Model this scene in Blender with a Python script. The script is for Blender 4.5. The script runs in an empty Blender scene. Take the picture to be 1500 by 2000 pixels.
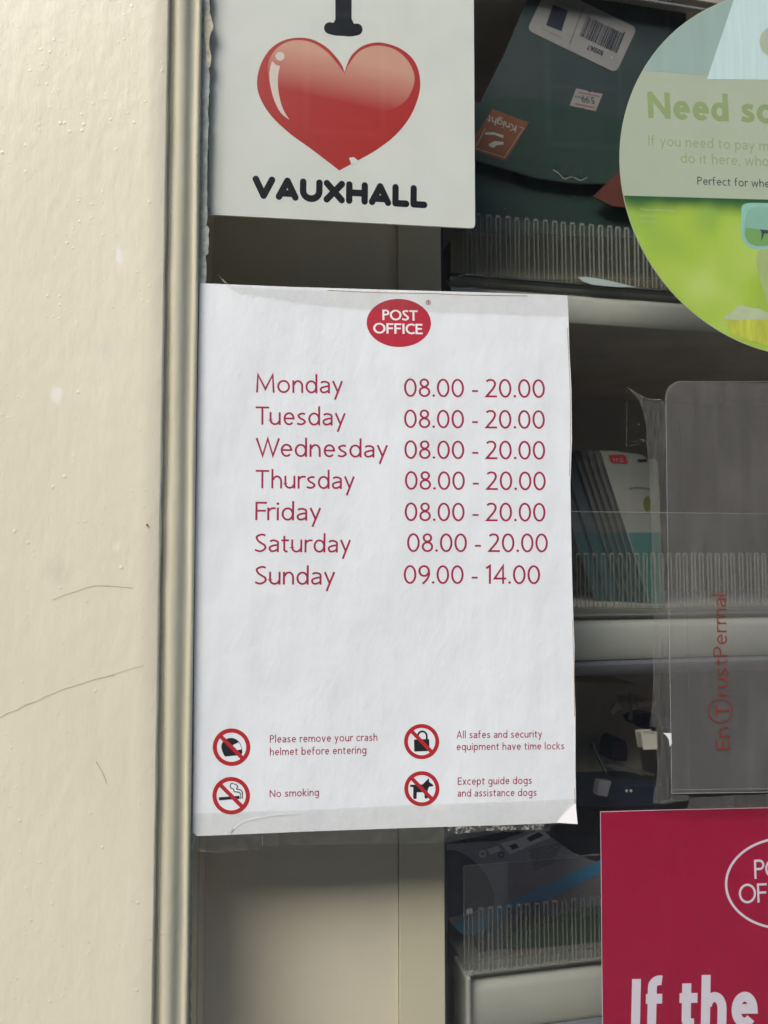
import bpy, math, random
import numpy as np
from mathutils import Vector, Matrix
from mathutils.geometry import delaunay_2d_cdt, tessellate_polygon
random.seed(7)
R_ = math.radians
scene = bpy.context.scene
col = scene.collection

# ------------------------------------------------------------------ camera, sky, sun, exposure
F = 1500.0                                   # focal length in pixels of a 1500 x 2000 picture
ZT = 1.45                                    # height of the top edge of the opening hours sheet
def rot3(rx, ry, rz):
    cx, sx, cy, sy, cz, sz = math.cos(rx), math.sin(rx), math.cos(ry), math.sin(ry), math.cos(rz), math.sin(rz)
    Rx = np.array([[1,0,0],[0,cx,-sx],[0,sx,cx]]); Ry = np.array([[cy,0,sy],[0,1,0],[-sy,0,cy]]); Rz = np.array([[cz,-sz,0],[sz,cz,0],[0,0,1]])
    return Rz @ Rx @ Ry @ np.diag([1,-1,-1.])
CR = rot3(R_(-3.451), R_(-5.831), R_(-0.078))          # rows: right, down, forward (X right, Y up, Z to the street)
CC = np.array([0.05925, -0.15119, 0.42312])
def tob(v): return Vector((v[0], -v[2], v[1]))          # to Blender axes
CAM = tob(CC) + Vector((0, 0, ZT))
right, up, back = tob(CR[0]), -tob(CR[1]), -tob(CR[2])
cam_d = bpy.data.cameras.new('camera'); cam = bpy.data.objects.new('camera', cam_d); col.objects.link(cam)
cam.matrix_world = Matrix(((right.x, up.x, back.x, CAM.x), (right.y, up.y, back.y, CAM.y), (right.z, up.z, back.z, CAM.z), (0,0,0,1)))
cam_d.sensor_fit = 'VERTICAL'; cam_d.sensor_height = 24.0; cam_d.sensor_width = 18.0; cam_d.lens = 24.0*F/2000.0
cam_d.clip_start = 0.01; cam_d.clip_end = 200
cam_d.dof.use_dof = True; cam_d.dof.focus_distance = 0.428; cam_d.dof.aperture_fstop = 6.0
scene.camera = cam

SUN_ELEV, SUN_AZ = 42.0, -36.0               # azimuth off the window's outward normal, negative = to the left
w = bpy.data.worlds.new('World'); scene.world = w; w.use_nodes = True
nt = w.node_tree; nt.nodes.clear()
sky = nt.nodes.new('ShaderNodeTexSky'); sky.sky_type = 'NISHITA'; sky.sun_disc = False
sky.sun_elevation = R_(SUN_ELEV); sky.sun_rotation = R_(180 + SUN_AZ * -1)
sky.air_density = 1.0; sky.dust_density = 2.0; sky.ozone_density = 1.0
bg = nt.nodes.new('ShaderNodeBackground'); bg.inputs[1].default_value = 0.11
out = nt.nodes.new('ShaderNodeOutputWorld'); nt.links.new(sky.outputs[0], bg.inputs[0]); nt.links.new(bg.outputs[0], out.inputs[0])
sun_d = bpy.data.lights.new('sun', 'SUN'); sun_d.energy = 2.2; sun_d.angle = R_(34); sun_d.color = (1.0, 0.97, 0.91)
sun = bpy.data.objects.new('sun', sun_d); col.objects.link(sun)
sd = Vector((math.sin(R_(SUN_AZ))*math.cos(R_(SUN_ELEV)), -math.cos(R_(SUN_AZ))*math.cos(R_(SUN_ELEV)), math.sin(R_(SUN_ELEV))))
sun.rotation_euler = sd.to_track_quat('Z', 'Y').to_euler(); sun.location = sd*3 + Vector((0,0,ZT))
vs = scene.view_settings; vs.view_transform = 'Standard'; vs.look = 'None'; vs.gamma = 1.0; vs.exposure = 1.22
try: vs.use_curve_mapping = False
except Exception: pass
scene.cycles.use_denoising = True
scene.cycles.use_adaptive_sampling = True; scene.cycles.adaptive_threshold = 0.025; scene.cycles.time_limit = 900
scene.cycles.max_bounces = 10; scene.cycles.transparent_max_bounces = 32
scene.cycles.diffuse_bounces = 4; scene.cycles.glossy_bounces = 3; scene.cycles.sample_clamp_indirect = 4.0
scene.cycles.caustics_reflective = False; scene.cycles.caustics_refractive = False

# ------------------------------------------------------------------ measuring helper
class Plane:
    """a vertical plane y = y0 + tan(th)*(x-x0); at() gives the place on it seen at a pixel of the photograph"""
    def __init__(s, y0, th=0.0, x0=0.0):
        s.y0, s.t, s.x0 = y0, math.tan(R_(th)), x0
        s.nv = Vector((s.t, -1, 0)).normalized()        # towards the street
        s.u = Vector((1, s.t, 0)).normalized()
    def at(s, px, py, off=0.0):
        d = right*((px-750)/F) - up*((py-1000)/F) - back
        k = (s.y0 + s.t*(CAM.x - s.x0) - CAM.y)/(d.y - s.t*d.x)
        return CAM + d*k + s.nv*off
    def px(s, px, py): return (s.at(px, py) - s.at(px-1, py)).length

# ------------------------------------------------------------------ materials
def mat(name):
    m = bpy.data.materials.new(name); m.use_nodes = True; n = m.node_tree; n.nodes.clear(); return m, n
def N(n, t, **k):
    x = n.nodes.new(t)
    for a, b in k.items():
        if a.startswith('_'): x.inputs[a[1:].replace('_', ' ')].default_value = b
        else: setattr(x, a, b)
    return x
def principled(name, c, rough=.5, spec=.5, metal=0, noise=0, nscale=60, bump=0, bscale=900, stretch=(1,1,1), coat=0):
    m, n = mat(name); L = n.links
    b = N(n, 'ShaderNodeBsdfPrincipled'); o = N(n, 'ShaderNodeOutputMaterial'); L.new(b.outputs[0], o.inputs[0])
    b.inputs['Base Color'].default_value = (*c, 1); b.inputs['Roughness'].default_value = rough
    b.inputs['Specular IOR Level'].default_value = spec; b.inputs['Metallic'].default_value = metal; b.inputs['Coat Weight'].default_value = coat
    tc = N(n, 'ShaderNodeTexCoord'); mp = N(n, 'ShaderNodeMapping'); mp.inputs['Scale'].default_value = stretch
    L.new(tc.outputs['Object'], mp.inputs[0])
    if noise:
        t = N(n, 'ShaderNodeTexNoise', _Scale=nscale, _Detail=5.0); L.new(mp.outputs[0], t.inputs['Vector'])
        r = N(n, 'ShaderNodeMapRange'); r.inputs[1].default_value = .3; r.inputs[2].default_value = .7
        r.inputs[3].default_value = 1-noise; r.inputs[4].default_value = 1+noise*.6
        L.new(t.outputs[0], r.inputs[0])
        mx = N(n, 'ShaderNodeVectorMath', operation='SCALE'); mx.inputs[0].default_value = c
        L.new(r.outputs[0], mx.inputs['Scale']); L.new(mx.outputs[0], b.inputs['Base Color'])
    if bump:
        t = N(n, 'ShaderNodeTexNoise', _Scale=bscale, _Detail=4.0); L.new(mp.outputs[0], t.inputs['Vector'])
        bp = N(n, 'ShaderNodeBump', _Strength=1.0, _Distance=bump); L.new(t.outputs[0], bp.inputs['Height']); L.new(bp.outputs[0], b.inputs['Normal'])
    return m
def film(name, tint, body, bodyc, gloss, rough=.08, dirt=0, dscale=400, stretch=(1,1,1), bump=0, lo=.45, hi=.7):
    """see-through sheet: transparent + some milky diffuse + reflection; dirt adds patchy milky body"""
    m, n = mat(name); L = n.links
    o = N(n, 'ShaderNodeOutputMaterial'); tr = N(n, 'ShaderNodeBsdfTransparent'); tr.inputs[0].default_value = (*tint, 1)
    df = N(n, 'ShaderNodeBsdfDiffuse'); df.inputs[0].default_value = (*bodyc, 1)
    gl = N(n, 'ShaderNodeBsdfGlossy'); gl.inputs['Roughness'].default_value = rough
    m1 = N(n, 'ShaderNodeMixShader'); m1.inputs[0].default_value = body
    L.new(tr.outputs[0], m1.inputs[1]); L.new(df.outputs[0], m1.inputs[2])
    tc = N(n, 'ShaderNodeTexCoord'); mp = N(n, 'ShaderNodeMapping'); mp.inputs['Scale'].default_value = stretch; L.new(tc.outputs['Object'], mp.inputs[0])
    if dirt:
        t = N(n, 'ShaderNodeTexNoise', _Scale=dscale, _Detail=6.0, _Roughness=.65); L.new(mp.outputs[0], t.inputs['Vector'])
        r = N(n, 'ShaderNodeMapRange'); r.inputs[1].default_value = lo; r.inputs[2].default_value = hi; r.inputs[3].default_value = body; r.inputs[4].default_value = body+dirt
        L.new(t.outputs[0], r.inputs[0]); L.new(r.outputs[0], m1.inputs[0])
    m2 = N(n, 'ShaderNodeMixShader'); lw = N(n, 'ShaderNodeLayerWeight'); lw.inputs[0].default_value = .5
    pw = N(n, 'ShaderNodeMath', operation='POWER'); pw.inputs[1].default_value = 5.0; L.new(lw.outputs['Facing'], pw.inputs[0])
    fr = N(n, 'ShaderNodeMath', operation='MULTIPLY_ADD'); fr.inputs[1].default_value = .96; fr.inputs[2].default_value = .04; L.new(pw.outputs[0], fr.inputs[0])
    mu = N(n, 'ShaderNodeMath', operation='MULTIPLY'); mu.inputs[1].default_value = gloss
    mu.use_clamp = True
    L.new(fr.outputs[0], mu.inputs[0]); L.new(mu.outputs[0], m2.inputs[0]); L.new(m1.outputs[0], m2.inputs[1]); L.new(gl.outputs[0], m2.inputs[2]); L.new(m2.outputs[0], o.inputs[0])
    if bump:
        t = N(n, 'ShaderNodeTexNoise', _Scale=dscale*.6, _Detail=3.0); L.new(mp.outputs[0], t.inputs['Vector'])
        bp = N(n, 'ShaderNodeBump', _Strength=1.0, _Distance=bump); L.new(t.outputs[0], bp.inputs['Height']); L.new(bp.outputs[0], gl.inputs['Normal']); L.new(bp.outputs[0], df.inputs['Normal'])
    return m
def paint_mat(name, c, c2, blobs=(), rough=.42, spec=.4):
    """brushed gloss paint: long vertical brush ripples, pimples, faint mottling, scuffs of its own shape"""
    m, n = mat(name); L = n.links
    b = N(n, 'ShaderNodeBsdfPrincipled'); o = N(n, 'ShaderNodeOutputMaterial'); L.new(b.outputs[0], o.inputs[0])
    b.inputs['Roughness'].default_value = rough; b.inputs['Specular IOR Level'].default_value = spec
    geo = N(n, 'ShaderNodeNewGeometry'); pos = geo.outputs['Position']
    def noise(scale, st, det=4.0, rough=.5):
        mp = N(n, 'ShaderNodeMapping'); mp.inputs['Scale'].default_value = st; L.new(pos, mp.inputs[0])
        t = N(n, 'ShaderNodeTexNoise', _Scale=scale, _Detail=det, _Roughness=rough); L.new(mp.outputs[0], t.inputs['Vector']); return t.outputs[0]
    def mr(x, a, bb, c_, d, clamp=True):
        r = N(n, 'ShaderNodeMapRange'); r.clamp = clamp
        for i, v in enumerate((a, bb, c_, d)): r.inputs[i+1].default_value = v
        L.new(x, r.inputs[0]); return r.outputs[0]
    mx = N(n, 'ShaderNodeMix', data_type='RGBA'); mx.inputs[6].default_value = (*c, 1); mx.inputs[7].default_value = (*c2, 1)
    L.new(mr(noise(14, (1,1,.35), 6.0, .6), .35, .65, 0, 1), mx.inputs[0]); colr = mx.outputs[2]
    def dark(colr, fac, cc):
        q = N(n, 'ShaderNodeMix', data_type='RGBA'); q.inputs[7].default_value = (*cc, 1); L.new(colr, q.inputs[6]); L.new(fac, q.inputs[0]); return q.outputs[2]
    colr = dark(colr, mr(noise(500, (1,1,1), 2.0), .74, .80, 0, .5), (.2,.19,.15))
    for (p, rx, rz, cc, st, soft) in blobs:
        mp = N(n, 'ShaderNodeVectorMath', operation='SUBTRACT'); L.new(pos, mp.inputs[0]); mp.inputs[1].default_value = p
        m2 = N(n, 'ShaderNodeVectorMath', operation='MULTIPLY'); L.new(mp.outputs[0], m2.inputs[0]); m2.inputs[1].default_value = (1/rx, 0, 1/rz)
        ln = N(n, 'ShaderNodeVectorMath', operation='LENGTH'); L.new(m2.outputs[0], ln.inputs[0])
        ad = N(n, 'ShaderNodeMath', operation='ADD'); L.new(ln.outputs['Value'], ad.inputs[0]); L.new(mr(noise(260, (1,1,1)), 0, 1, -.5, .5), ad.inputs[1])
        colr = dark(colr, mr(ad.outputs[0], 1-soft, 1+soft*.4, st, 0), cc)
    L.new(colr, b.inputs['Base Color'])
    h = mr(noise(75, (1,1,.14), 3.0), 0, 1, 0, .26)
    def add(a, bb):
        q = N(n, 'ShaderNodeMath', operation='ADD'); L.new(a, q.inputs[0]); L.new(bb, q.inputs[1]); return q.outputs[0]
    h = add(h, mr(noise(380, (1,1,.12), 2.0), 0, 1, 0, .05))
    h = add(h, mr(noise(150, (1,1,.5), 3.0), 0, 1, 0, .36))
    v = N(n, 'ShaderNodeTexVoronoi', _Scale=170.0, _Randomness=1.0); L.new(pos, v.inputs['Vector'])
    mask = mr(noise(60, (1,1,1), 2.0), .44, .56, 0, 1)
    pim = mr(v.outputs['Distance'], .05, .20, .20, 0)
    rnd = N(n, 'ShaderNodeSeparateColor'); L.new(v.outputs['Color'], rnd.inputs[0])
    mm = N(n, 'ShaderNodeMath', operation='MULTIPLY'); L.new(pim, mm.inputs[0]); L.new(mr(rnd.outputs[0], .45, .85, 0, 1), mm.inputs[1])
    mm2 = N(n, 'ShaderNodeMath', operation='MULTIPLY'); L.new(mm.outputs[0], mm2.inputs[0]); L.new(mask, mm2.inputs[1])
    h = add(h, mm2.outputs[0])
    v2 = N(n, 'ShaderNodeTexVoronoi', _Scale=330.0, _Randomness=1.0); L.new(pos, v2.inputs['Vector'])
    r2_ = N(n, 'ShaderNodeSeparateColor'); L.new(v2.outputs['Color'], r2_.inputs[0])
    m3 = N(n, 'ShaderNodeMath', operation='MULTIPLY'); L.new(mr(v2.outputs['Distance'], .06, .28, .13, 0), m3.inputs[0]); L.new(mr(r2_.outputs[0], .55, .95, 0, 1), m3.inputs[1])
    m4 = N(n, 'ShaderNodeMath', operation='MULTIPLY'); L.new(m3.outputs[0], m4.inputs[0]); L.new(mr(noise(35, (1,1,1), 2.0), .42, .55, 0, 1), m4.inputs[1])
    h = add(h, m4.outputs[0])
    bp = N(n, 'ShaderNodeBump', _Strength=1.0, _Distance=.0009); L.new(h, bp.inputs['Height']); L.new(bp.outputs[0], b.inputs['Normal'])
    return m
def gradient_mat(name, z0, z1, c0, c1, rough=.35, tilt=0):
    """flat print whose ink changes from c0 at z0 to c1 at z1"""
    m, n = mat(name); L = n.links
    b = N(n, 'ShaderNodeBsdfPrincipled'); o = N(n, 'ShaderNodeOutputMaterial'); L.new(b.outputs[0], o.inputs[0]); b.inputs['Roughness'].default_value = rough
    g = N(n, 'ShaderNodeNewGeometry'); s = N(n, 'ShaderNodeSeparateXYZ'); L.new(g.outputs['Position'], s.inputs[0])
    r = N(n, 'ShaderNodeMapRange'); r.inputs[1].default_value = z0; r.inputs[2].default_value = z1; sl_ = N(n, 'ShaderNodeMath', operation='MULTIPLY_ADD'); sl_.inputs[1].default_value = tilt; L.new(s.outputs['X'], sl_.inputs[0]); L.new(s.outputs['Z'], sl_.inputs[2]); L.new(sl_.outputs[0], r.inputs[0])
    mx = N(n, 'ShaderNodeMix', data_type='RGBA'); mx.inputs[6].default_value = (*c0, 1); mx.inputs[7].default_value = (*c1, 1)
    L.new(r.outputs[0], mx.inputs[0]); L.new(mx.outputs[2], b.inputs['Base Color'])
    return m
def paper_mat(name, c, wave=.0038, fibre=.00015, rough=.6, trans=0):
    m, n = mat(name); L = n.links
    b = N(n, 'ShaderNodeBsdfPrincipled'); o = N(n, 'ShaderNodeOutputMaterial'); L.new(b.outputs[0], o.inputs[0]); b.inputs['Roughness'].default_value = rough
    b.inputs['Specular IOR Level'].default_value = .35
    g = N(n, 'ShaderNodeNewGeometry')
    def noise(s, d, st=(1,1,1)):
        mp = N(n, 'ShaderNodeMapping'); mp.inputs['Scale'].default_value = st; L.new(g.outputs['Position'], mp.inputs[0])
        t = N(n, 'ShaderNodeTexNoise', _Scale=s, _Detail=d); L.new(mp.outputs[0], t.inputs['Vector']); return t.outputs[0]
    sc = N(n, 'ShaderNodeMath', operation='MULTIPLY'); sc.inputs[1].default_value = wave; L.new(noise(11, 3.5, (1.4,1,.55)), sc.inputs[0])
    s2 = N(n, 'ShaderNodeMath', operation='MULTIPLY'); s2.inputs[1].default_value = fibre; L.new(noise(420, 3.0, (1,1,.6)), s2.inputs[0])
    s3 = N(n, 'ShaderNodeMath', operation='MULTIPLY'); s3.inputs[1].default_value = fibre*1.5; L.new(noise(110, 4.0), s3.inputs[0])
    a = N(n, 'ShaderNodeMath', operation='ADD'); L.new(sc.outputs[0], a.inputs[0]); L.new(s2.outputs[0], a.inputs[1])
    a2 = N(n, 'ShaderNodeMath', operation='ADD'); L.new(a.outputs[0], a2.inputs[0]); L.new(s3.outputs[0], a2.inputs[1])
    bp = N(n, 'ShaderNodeBump', _Strength=1.0, _Distance=1.0); L.new(a2.outputs[0], bp.inputs['Height']); L.new(bp.outputs[0], b.inputs['Normal'])
    r = N(n, 'ShaderNodeMapRange'); r.inputs[1].default_value = .35; r.inputs[2].default_value = .7; r.inputs[3].default_value = 1.0; r.inputs[4].default_value = .95
    L.new(noise(45, 6.0), r.inputs[0])
    mx = N(n, 'ShaderNodeVectorMath', operation='SCALE'); mx.inputs[0].default_value = c; L.new(r.outputs[0], mx.inputs['Scale']); L.new(mx.outputs[0], b.inputs['Base Color'])
    if trans:
        t = N(n, 'ShaderNodeBsdfTranslucent'); t.inputs[0].default_value = (c[0], c[1], c[2]*.92, 1); ms = N(n, 'ShaderNodeMixShader'); ms.inputs[0].default_value = trans
        L.new(b.outputs[0], ms.inputs[1]); L.new(t.outputs[0], ms.inputs[2]); L.new(ms.outputs[0], o.inputs[0])
    return m

# ------------------------------------------------------------------ object helpers
def tag(o, label=None, cat=None, group=None, kind=None):
    if label: o['label'] = label
    if cat: o['category'] = cat
    if group: o['group'] = group
    if kind: o['kind'] = kind
    return o
def thing(name, loc, label, cat, group=None):
    o = bpy.data.objects.new(name, None); o.empty_display_size = .02; o.location = loc; col.objects.link(o)
    return tag(o, label, cat, group)
def world_loc(o):
    v = o.location.copy(); p = o.parent
    while p: v += p.location; p = p.parent
    return v
def mk(name, verts, faces, m, parent=None, smooth=False, own_origin=False):
    vs_ = [Vector(v) for v in verts]
    base = world_loc(parent) if parent else Vector((0,0,0))
    org = sum(vs_, Vector())/len(vs_) if own_origin else base
    me = bpy.data.meshes.new(name); me.from_pydata([tuple(v-org) for v in vs_], [], faces); me.update()
    if smooth:
        for p in me.polygons: p.use_smooth = True
    me.materials.append(m)
    o = bpy.data.objects.new(name, me); col.objects.link(o); o.parent = parent; o.location = org - base
    return o
def flat(name, pts, m, parent=None):
    tris = tessellate_polygon([[Vector(p) for p in pts]])
    return mk(name, pts, [tuple(t) for t in tris], m, parent)
def slab(name, pts, off, m, parent=None):
    """solid sheet: outline pts (front), pushed by vector off to the back"""
    n = len(pts); P = [Vector(p) for p in pts]; Q = [p+off for p in P]
    tris = [tuple(t) for t in tessellate_polygon([P])]
    f = tris + [(t[2]+n, t[1]+n, t[0]+n) for t in tris] + [(i, (i+1) % n, (i+1) % n+n, i+n) for i in range(n)]
    return mk(name, P+Q, f, m, parent)
def box(name, a, b, m, parent=None, ax=None, bevel=0):
    """box between local corners a and b, in axes ax=(origin,u,v,w)"""
    O, u, v, w_ = ax or (Vector((0,0,0)), Vector((1,0,0)), Vector((0,1,0)), Vector((0,0,1)))
    V = [O + u*x + v*y + w_*z for x in (a[0], b[0]) for y in (a[1], b[1]) for z in (a[2], b[2])]
    f = [(0,1,3,2),(4,6,7,5),(0,4,5,1),(2,3,7,6),(0,2,6,4),(1,5,7,3)]
    o = mk(name, V, f, m, parent)
    if bevel:
        md = o.modifiers.new('bevel', 'BEVEL'); md.width = bevel; md.segments = 2
    return o
def extrude(name, prof, p0, p1, m, parent=None, smooth=False, closed=True):
    """profile (list of vectors) swept from p0 to p1"""
    n = len(prof); a = [Vector(q)+p0 for q in prof]; b = [Vector(q)+p1 for q in prof]
    k = n if closed else n-1
    f = [(i, (i+1) % n, (i+1) % n+n, i+n) for i in range(k)]
    if closed:
        tris = [tuple(t) for t in tessellate_polygon([a])]; f += tris + [(t[2]+n, t[1]+n, t[0]+n) for t in tris]
    o = mk(name, a+b, f, m, parent)
    if smooth:
        for p in o.data.polygons: p.use_smooth = True
        o.data.set_sharp_from_angle(angle=R_(40))
    return o

# ------------------------------------------------------------------ 2D strokes -> clean flat meshes
def arc(cx, cy, rx, ry, a0, a1, n=None):
    n = n or max(4, int(abs(a1-a0)/12)+1)
    return [(cx+rx*math.cos(R_(a0+(a1-a0)*i/n)), cy+ry*math.sin(R_(a0+(a1-a0)*i/n))) for i in range(n+1)]
def spl(pts, k=6, closed=False):
    o = []; n = len(pts)
    for i in range(n if closed else n-1):
        g = lambda j: pts[j % n] if closed else pts[min(max(j, 0), n-1)]
        p0, p1, p2, p3 = g(i-1), g(i), g(i+1), g(i+2)
        for s in range(k):
            t = s/k
            o.append(tuple(.5*((2*p1[c]) + (-p0[c]+p2[c])*t + (2*p0[c]-5*p1[c]+4*p2[c]-p3[c])*t*t + (-p0[c]+3*p1[c]-3*p2[c]+p3[c])*t**3) for c in (0,1)))
    if not closed: o.append(pts[-1])
    return o
def ribbon(pts, w_, rnd=False, closed=False):
    """polygons that cover a stroke of width w_"""
    P = [Vector(p) for p in pts]; n = len(P); h = w_/2; L, Rr = [], []
    for i in range(n):
        a = P[i-1] if (i > 0 or closed) else None
        b = P[(i+1) % n] if (i < n-1 or closed) else None
        d1 = (P[i]-a).normalized() if a is not None else None; d2 = (b-P[i]).normalized() if b is not None else None
        if d1 is None: d1 = d2
        if d2 is None: d2 = d1
        n1, n2 = Vector((-d1.y, d1.x)), Vector((-d2.y, d2.x)); m_ = n1+n2
        if m_.length < 1e-6: m_ = n1
        m_.normalize(); k = h/max(.35, m_.dot(n1))
        L.append(P[i]+m_*k); Rr.append(P[i]-m_*k)
    polys = []
    for i in range(n if closed else n-1):
        j = (i+1) % n; polys.append([Rr[i], Rr[j], L[j], L[i]])
    if rnd:
        for q in (P[0], P[-1]) if not closed else ():
            polys.append([Vector(p) for p in arc(q.x, q.y, h, h, 0, 360, 18)[:-1]])
    return polys
def union(polys):
    v, f = [], []
    for p in polys:
        f.append(list(range(len(v), len(v)+len(p)))); v += [Vector((q[0], q[1])) for q in p]
    r = delaunay_2d_cdt(v, [], f, 0, 1e-6)
    P = [np.array([(q[0], q[1]) for q in p]) for p in polys]
    tr = np.array([[r[0][i] for i in t] for t in r[2]]).mean(1)
    ok = np.zeros(len(tr), bool)
    for p in P:
        ins = np.zeros(len(tr), bool); q = np.roll(p, 1, 0)
        cand = (tr[:,0] >= p[:,0].min()) & (tr[:,0] <= p[:,0].max()) & (tr[:,1] >= p[:,1].min()) & (tr[:,1] <= p[:,1].max()) & ~ok
        if not cand.any(): continue
        for (ax, ay), (bx, by) in zip(p, q):
            if ay == by: continue
            ins ^= ((ay > tr[:,1]) != (by > tr[:,1])) & (tr[:,0] < (bx-ax)*(tr[:,1]-ay)/(by-ay)+ax)
        ok |= ins & cand
    keep = [tuple(t) for t, o in zip(r[2], ok) if o]
    used = sorted({i for t in keep for i in t}); ix = {a: b for b, a in enumerate(used)}
    return [tuple(r[0][i]) for i in used], [tuple(ix[i] for i in t) for t in keep]
C, X, A, D = .72, .50, .76, -.25
def glyph(ch, w_, rnd=False):
    h = w_/2; e = h if rnd else 0.0; S = []; dots = []
    def l(*p): S.append((list(p), False))
    def o_(cx, cy, rx, ry): S.append((arc(cx, cy, rx-h, ry-h, 0, 360, 30)[:-1], True))
    W = .4
    if ch == ' ': return [], .17
    if ch == 'o': W = .47; o_(.235, .25, .235, .26)
    elif ch == 'c': W = .37; l(*arc(.24, .25, .24-h, .26-h, 52, 308))
    elif ch == 'e': W = .43; l((h+.005, .26), (.43-h, .26), *arc(.225, .25, .205-h+.0, .26-h, 8, 318))
    elif ch in 'dqg':
        W = .44; o_(.215, .25, .215, .26); x = W-h
        if ch == 'd': l((x, e), (x, A-e))
        elif ch == 'q': l((x, X-e), (x, D+e))
        else: l((x, X-e), (x, -.06), *arc(.44-h-.17, -.06, .17, .19-h, 0, -140)[1:])
    elif ch in 'bp':
        W = .44; o_(.225, .25, .215, .26); l((h, e), (h, A-e)) if ch == 'b' else l((h, D+e), (h, X-e))
    elif ch in 'nh':
        W = .40; l((h, 0), (h, A if ch == 'h' else X)); l(*arc(W/2+.01, .27, W/2-.01-h+.0, .24-h, 165, 0), (W-h, 0))
    elif ch == 'm':
        W = .66; l((h, 0), (h, X)); l(*arc(.18, .28, .17-h*.6, .23-h, 165, 0), (.35, 0)); l(*arc(.505, .28, .155-h*.6, .23-h, 180, 0), (W-h*.7, 0))
    elif ch == 'u': W = .41; l((h, X), (h, .2), *arc(.2, .2, .2-h, .21-h, 180, 350)); l((W-h, X), (W-h, 0))
    elif ch == 'r': W = .25; l((h, 0), (h, X)); l(*arc(.22, .30, .20-h*.5, .21-h, 165, 65))
    elif ch == 's': W = .34; l(*spl([(.30, X-h-.02), (.19, X-h), (h+.02, .39), (.12, .28), (.24, .21), (.335-h, .12), (.17, h-.005), (.01, h+.03)]))
    elif ch == 't': W = .28; l((.11, .64), (.11, .13), *arc(.21, .11, .10, .12-h, 180, 285)); l((0, X-h), (.28, X-h))
    elif ch == 'f': W = .28; l((.10, 0), (.10, .6), *arc(.22, .6, .12, .17-h, 180, 75)[1:]); l((0, X-h), (.26, X-h))
    elif ch == 'i': W = w_+.01; l((h, 0), (h, X)); dots.append((h, .655, max(.05, h*1.15)))
    elif ch == 'l': W = w_+.01; l((h, 0), (h, A))
    elif ch == 'k': W = .38; l((h, 0), (h, A)); l((.33, X), (h+.02, .24)); l((.12, .30), (.36, 0))
    elif ch == 'v': W = .40; l((h*.8, X), (.20, h*.6), (.40-h*.8, X))
    elif ch == 'w': W = .64; l((h*.8, X), (.17, h*.6), (.32, X-h), (.47, h*.6), (.64-h*.8, X))
    elif ch == 'x': W = .38; l((h, X), (.38-h, 0)); l((.38-h, X), (h, 0))
    elif ch == 'y': W = .40; l((h*.8, X), (.215, .04)); l((.40-h*.8, X), (.10, D))
    elif ch == 'a':
        W = .38; l(*spl([(.05, X-h-.05), (.13, X-h-.005), (.24, X-h-.01), (W-h-.01, .40), (W-h, .30)]), (W-h, 0))
        l(*spl([(W-h, .27), (.24, .275), (h+.03, .21), (h+.005, .12), (.10, h+.005), (.22, h+.01), (W-h, .12)]))
    elif ch == ',': W = .1; l((.07, .07), (.02, -.1))
    elif ch == '.': W = .10; dots.append((.05, .05, max(.048, h)))
    elif ch == '*': W = .2; [l((.1-.09*math.cos(R_(a)), .6-.09*math.sin(R_(a))), (.1+.09*math.cos(R_(a)), .6+.09*math.sin(R_(a)))) for a in (90, 30, 150)]
    elif ch == '-': W = .20; l((0, .24), (.20, .24))
    elif ch == '0': W = .45; o_(.225, .36, .225, .37)
    elif ch == '8': W = .41; o_(.205, .20, .205, .21); S.append((arc(.205, .55, .17-h, .18-h, 0, 360, 26)[:-1], True))
    elif ch == '2': W = .41; l(*spl([(.04, C-h-.06), (.14, C-h), (.28, C-h-.02), (.345, .53), (.28, .36), (.15, .19), (.03, h)]), (.41, h))
    elif ch == '9': W = .41; o_(.205, .50, .205, .23); l(*spl([(.41-h, .50), (.37, .30), (.27, .12), (.15, 0)]))
    elif ch == '6': W = .41; o_(.205, .22, .205, .23); l(*spl([(h, .22), (.06, .42), (.15, .60), (.26, C)]))
    elif ch == '1': W = .20; l((.0, .60), (.17-h, C-.02), (.17-h, 0)) if not rnd else l((h, e), (h, C-e))
    elif ch == '4': W = .44; l((.33, 0), (.33, C-.02), (.03, .17+h), (.44, .17+h))
    elif ch == '5': W = .40; l((.36, C-h), (.09, C-h), (.07, .42), *spl([(.07, .42), (.2, .45), (.34, .36), (.35, .15), (.2, h), (.02, h+.03)]))
    elif ch == '7': W = .40; l((0, C-h), (.38, C-h), (.12, 0))
    elif ch == 'A':
        W = .54 if not rnd else .74
        l((h if rnd else h*.7, e), (W/2, C-h*.3 if not rnd else C-h), (W-(h if rnd else h*.7), e)); l((W*.25, .22 if not rnd else .25), (W*.75, .22 if not rnd else .25)) if not rnd else S.append(([(W*.3, .22), (W*.5, .22), (W*.7, .22), (W*.7, .2201)][:3], False))
    elif ch == 'C': W = .52; l(*arc(.34, .36, .34-h, .37-h, 50, 310))
    elif ch == 'D': W = .58; l((h, 0), (h, C)); l((h, C-h), (.2, C-h), *arc(.24, .36, .34-h, .36-h, 90, -90), (h, h))
    elif ch in 'EF':
        W = .40; l((h, 0), (h, C)); l((h, C-h), (.40, C-h)); l((h, .37), (.37, .37))
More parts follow.
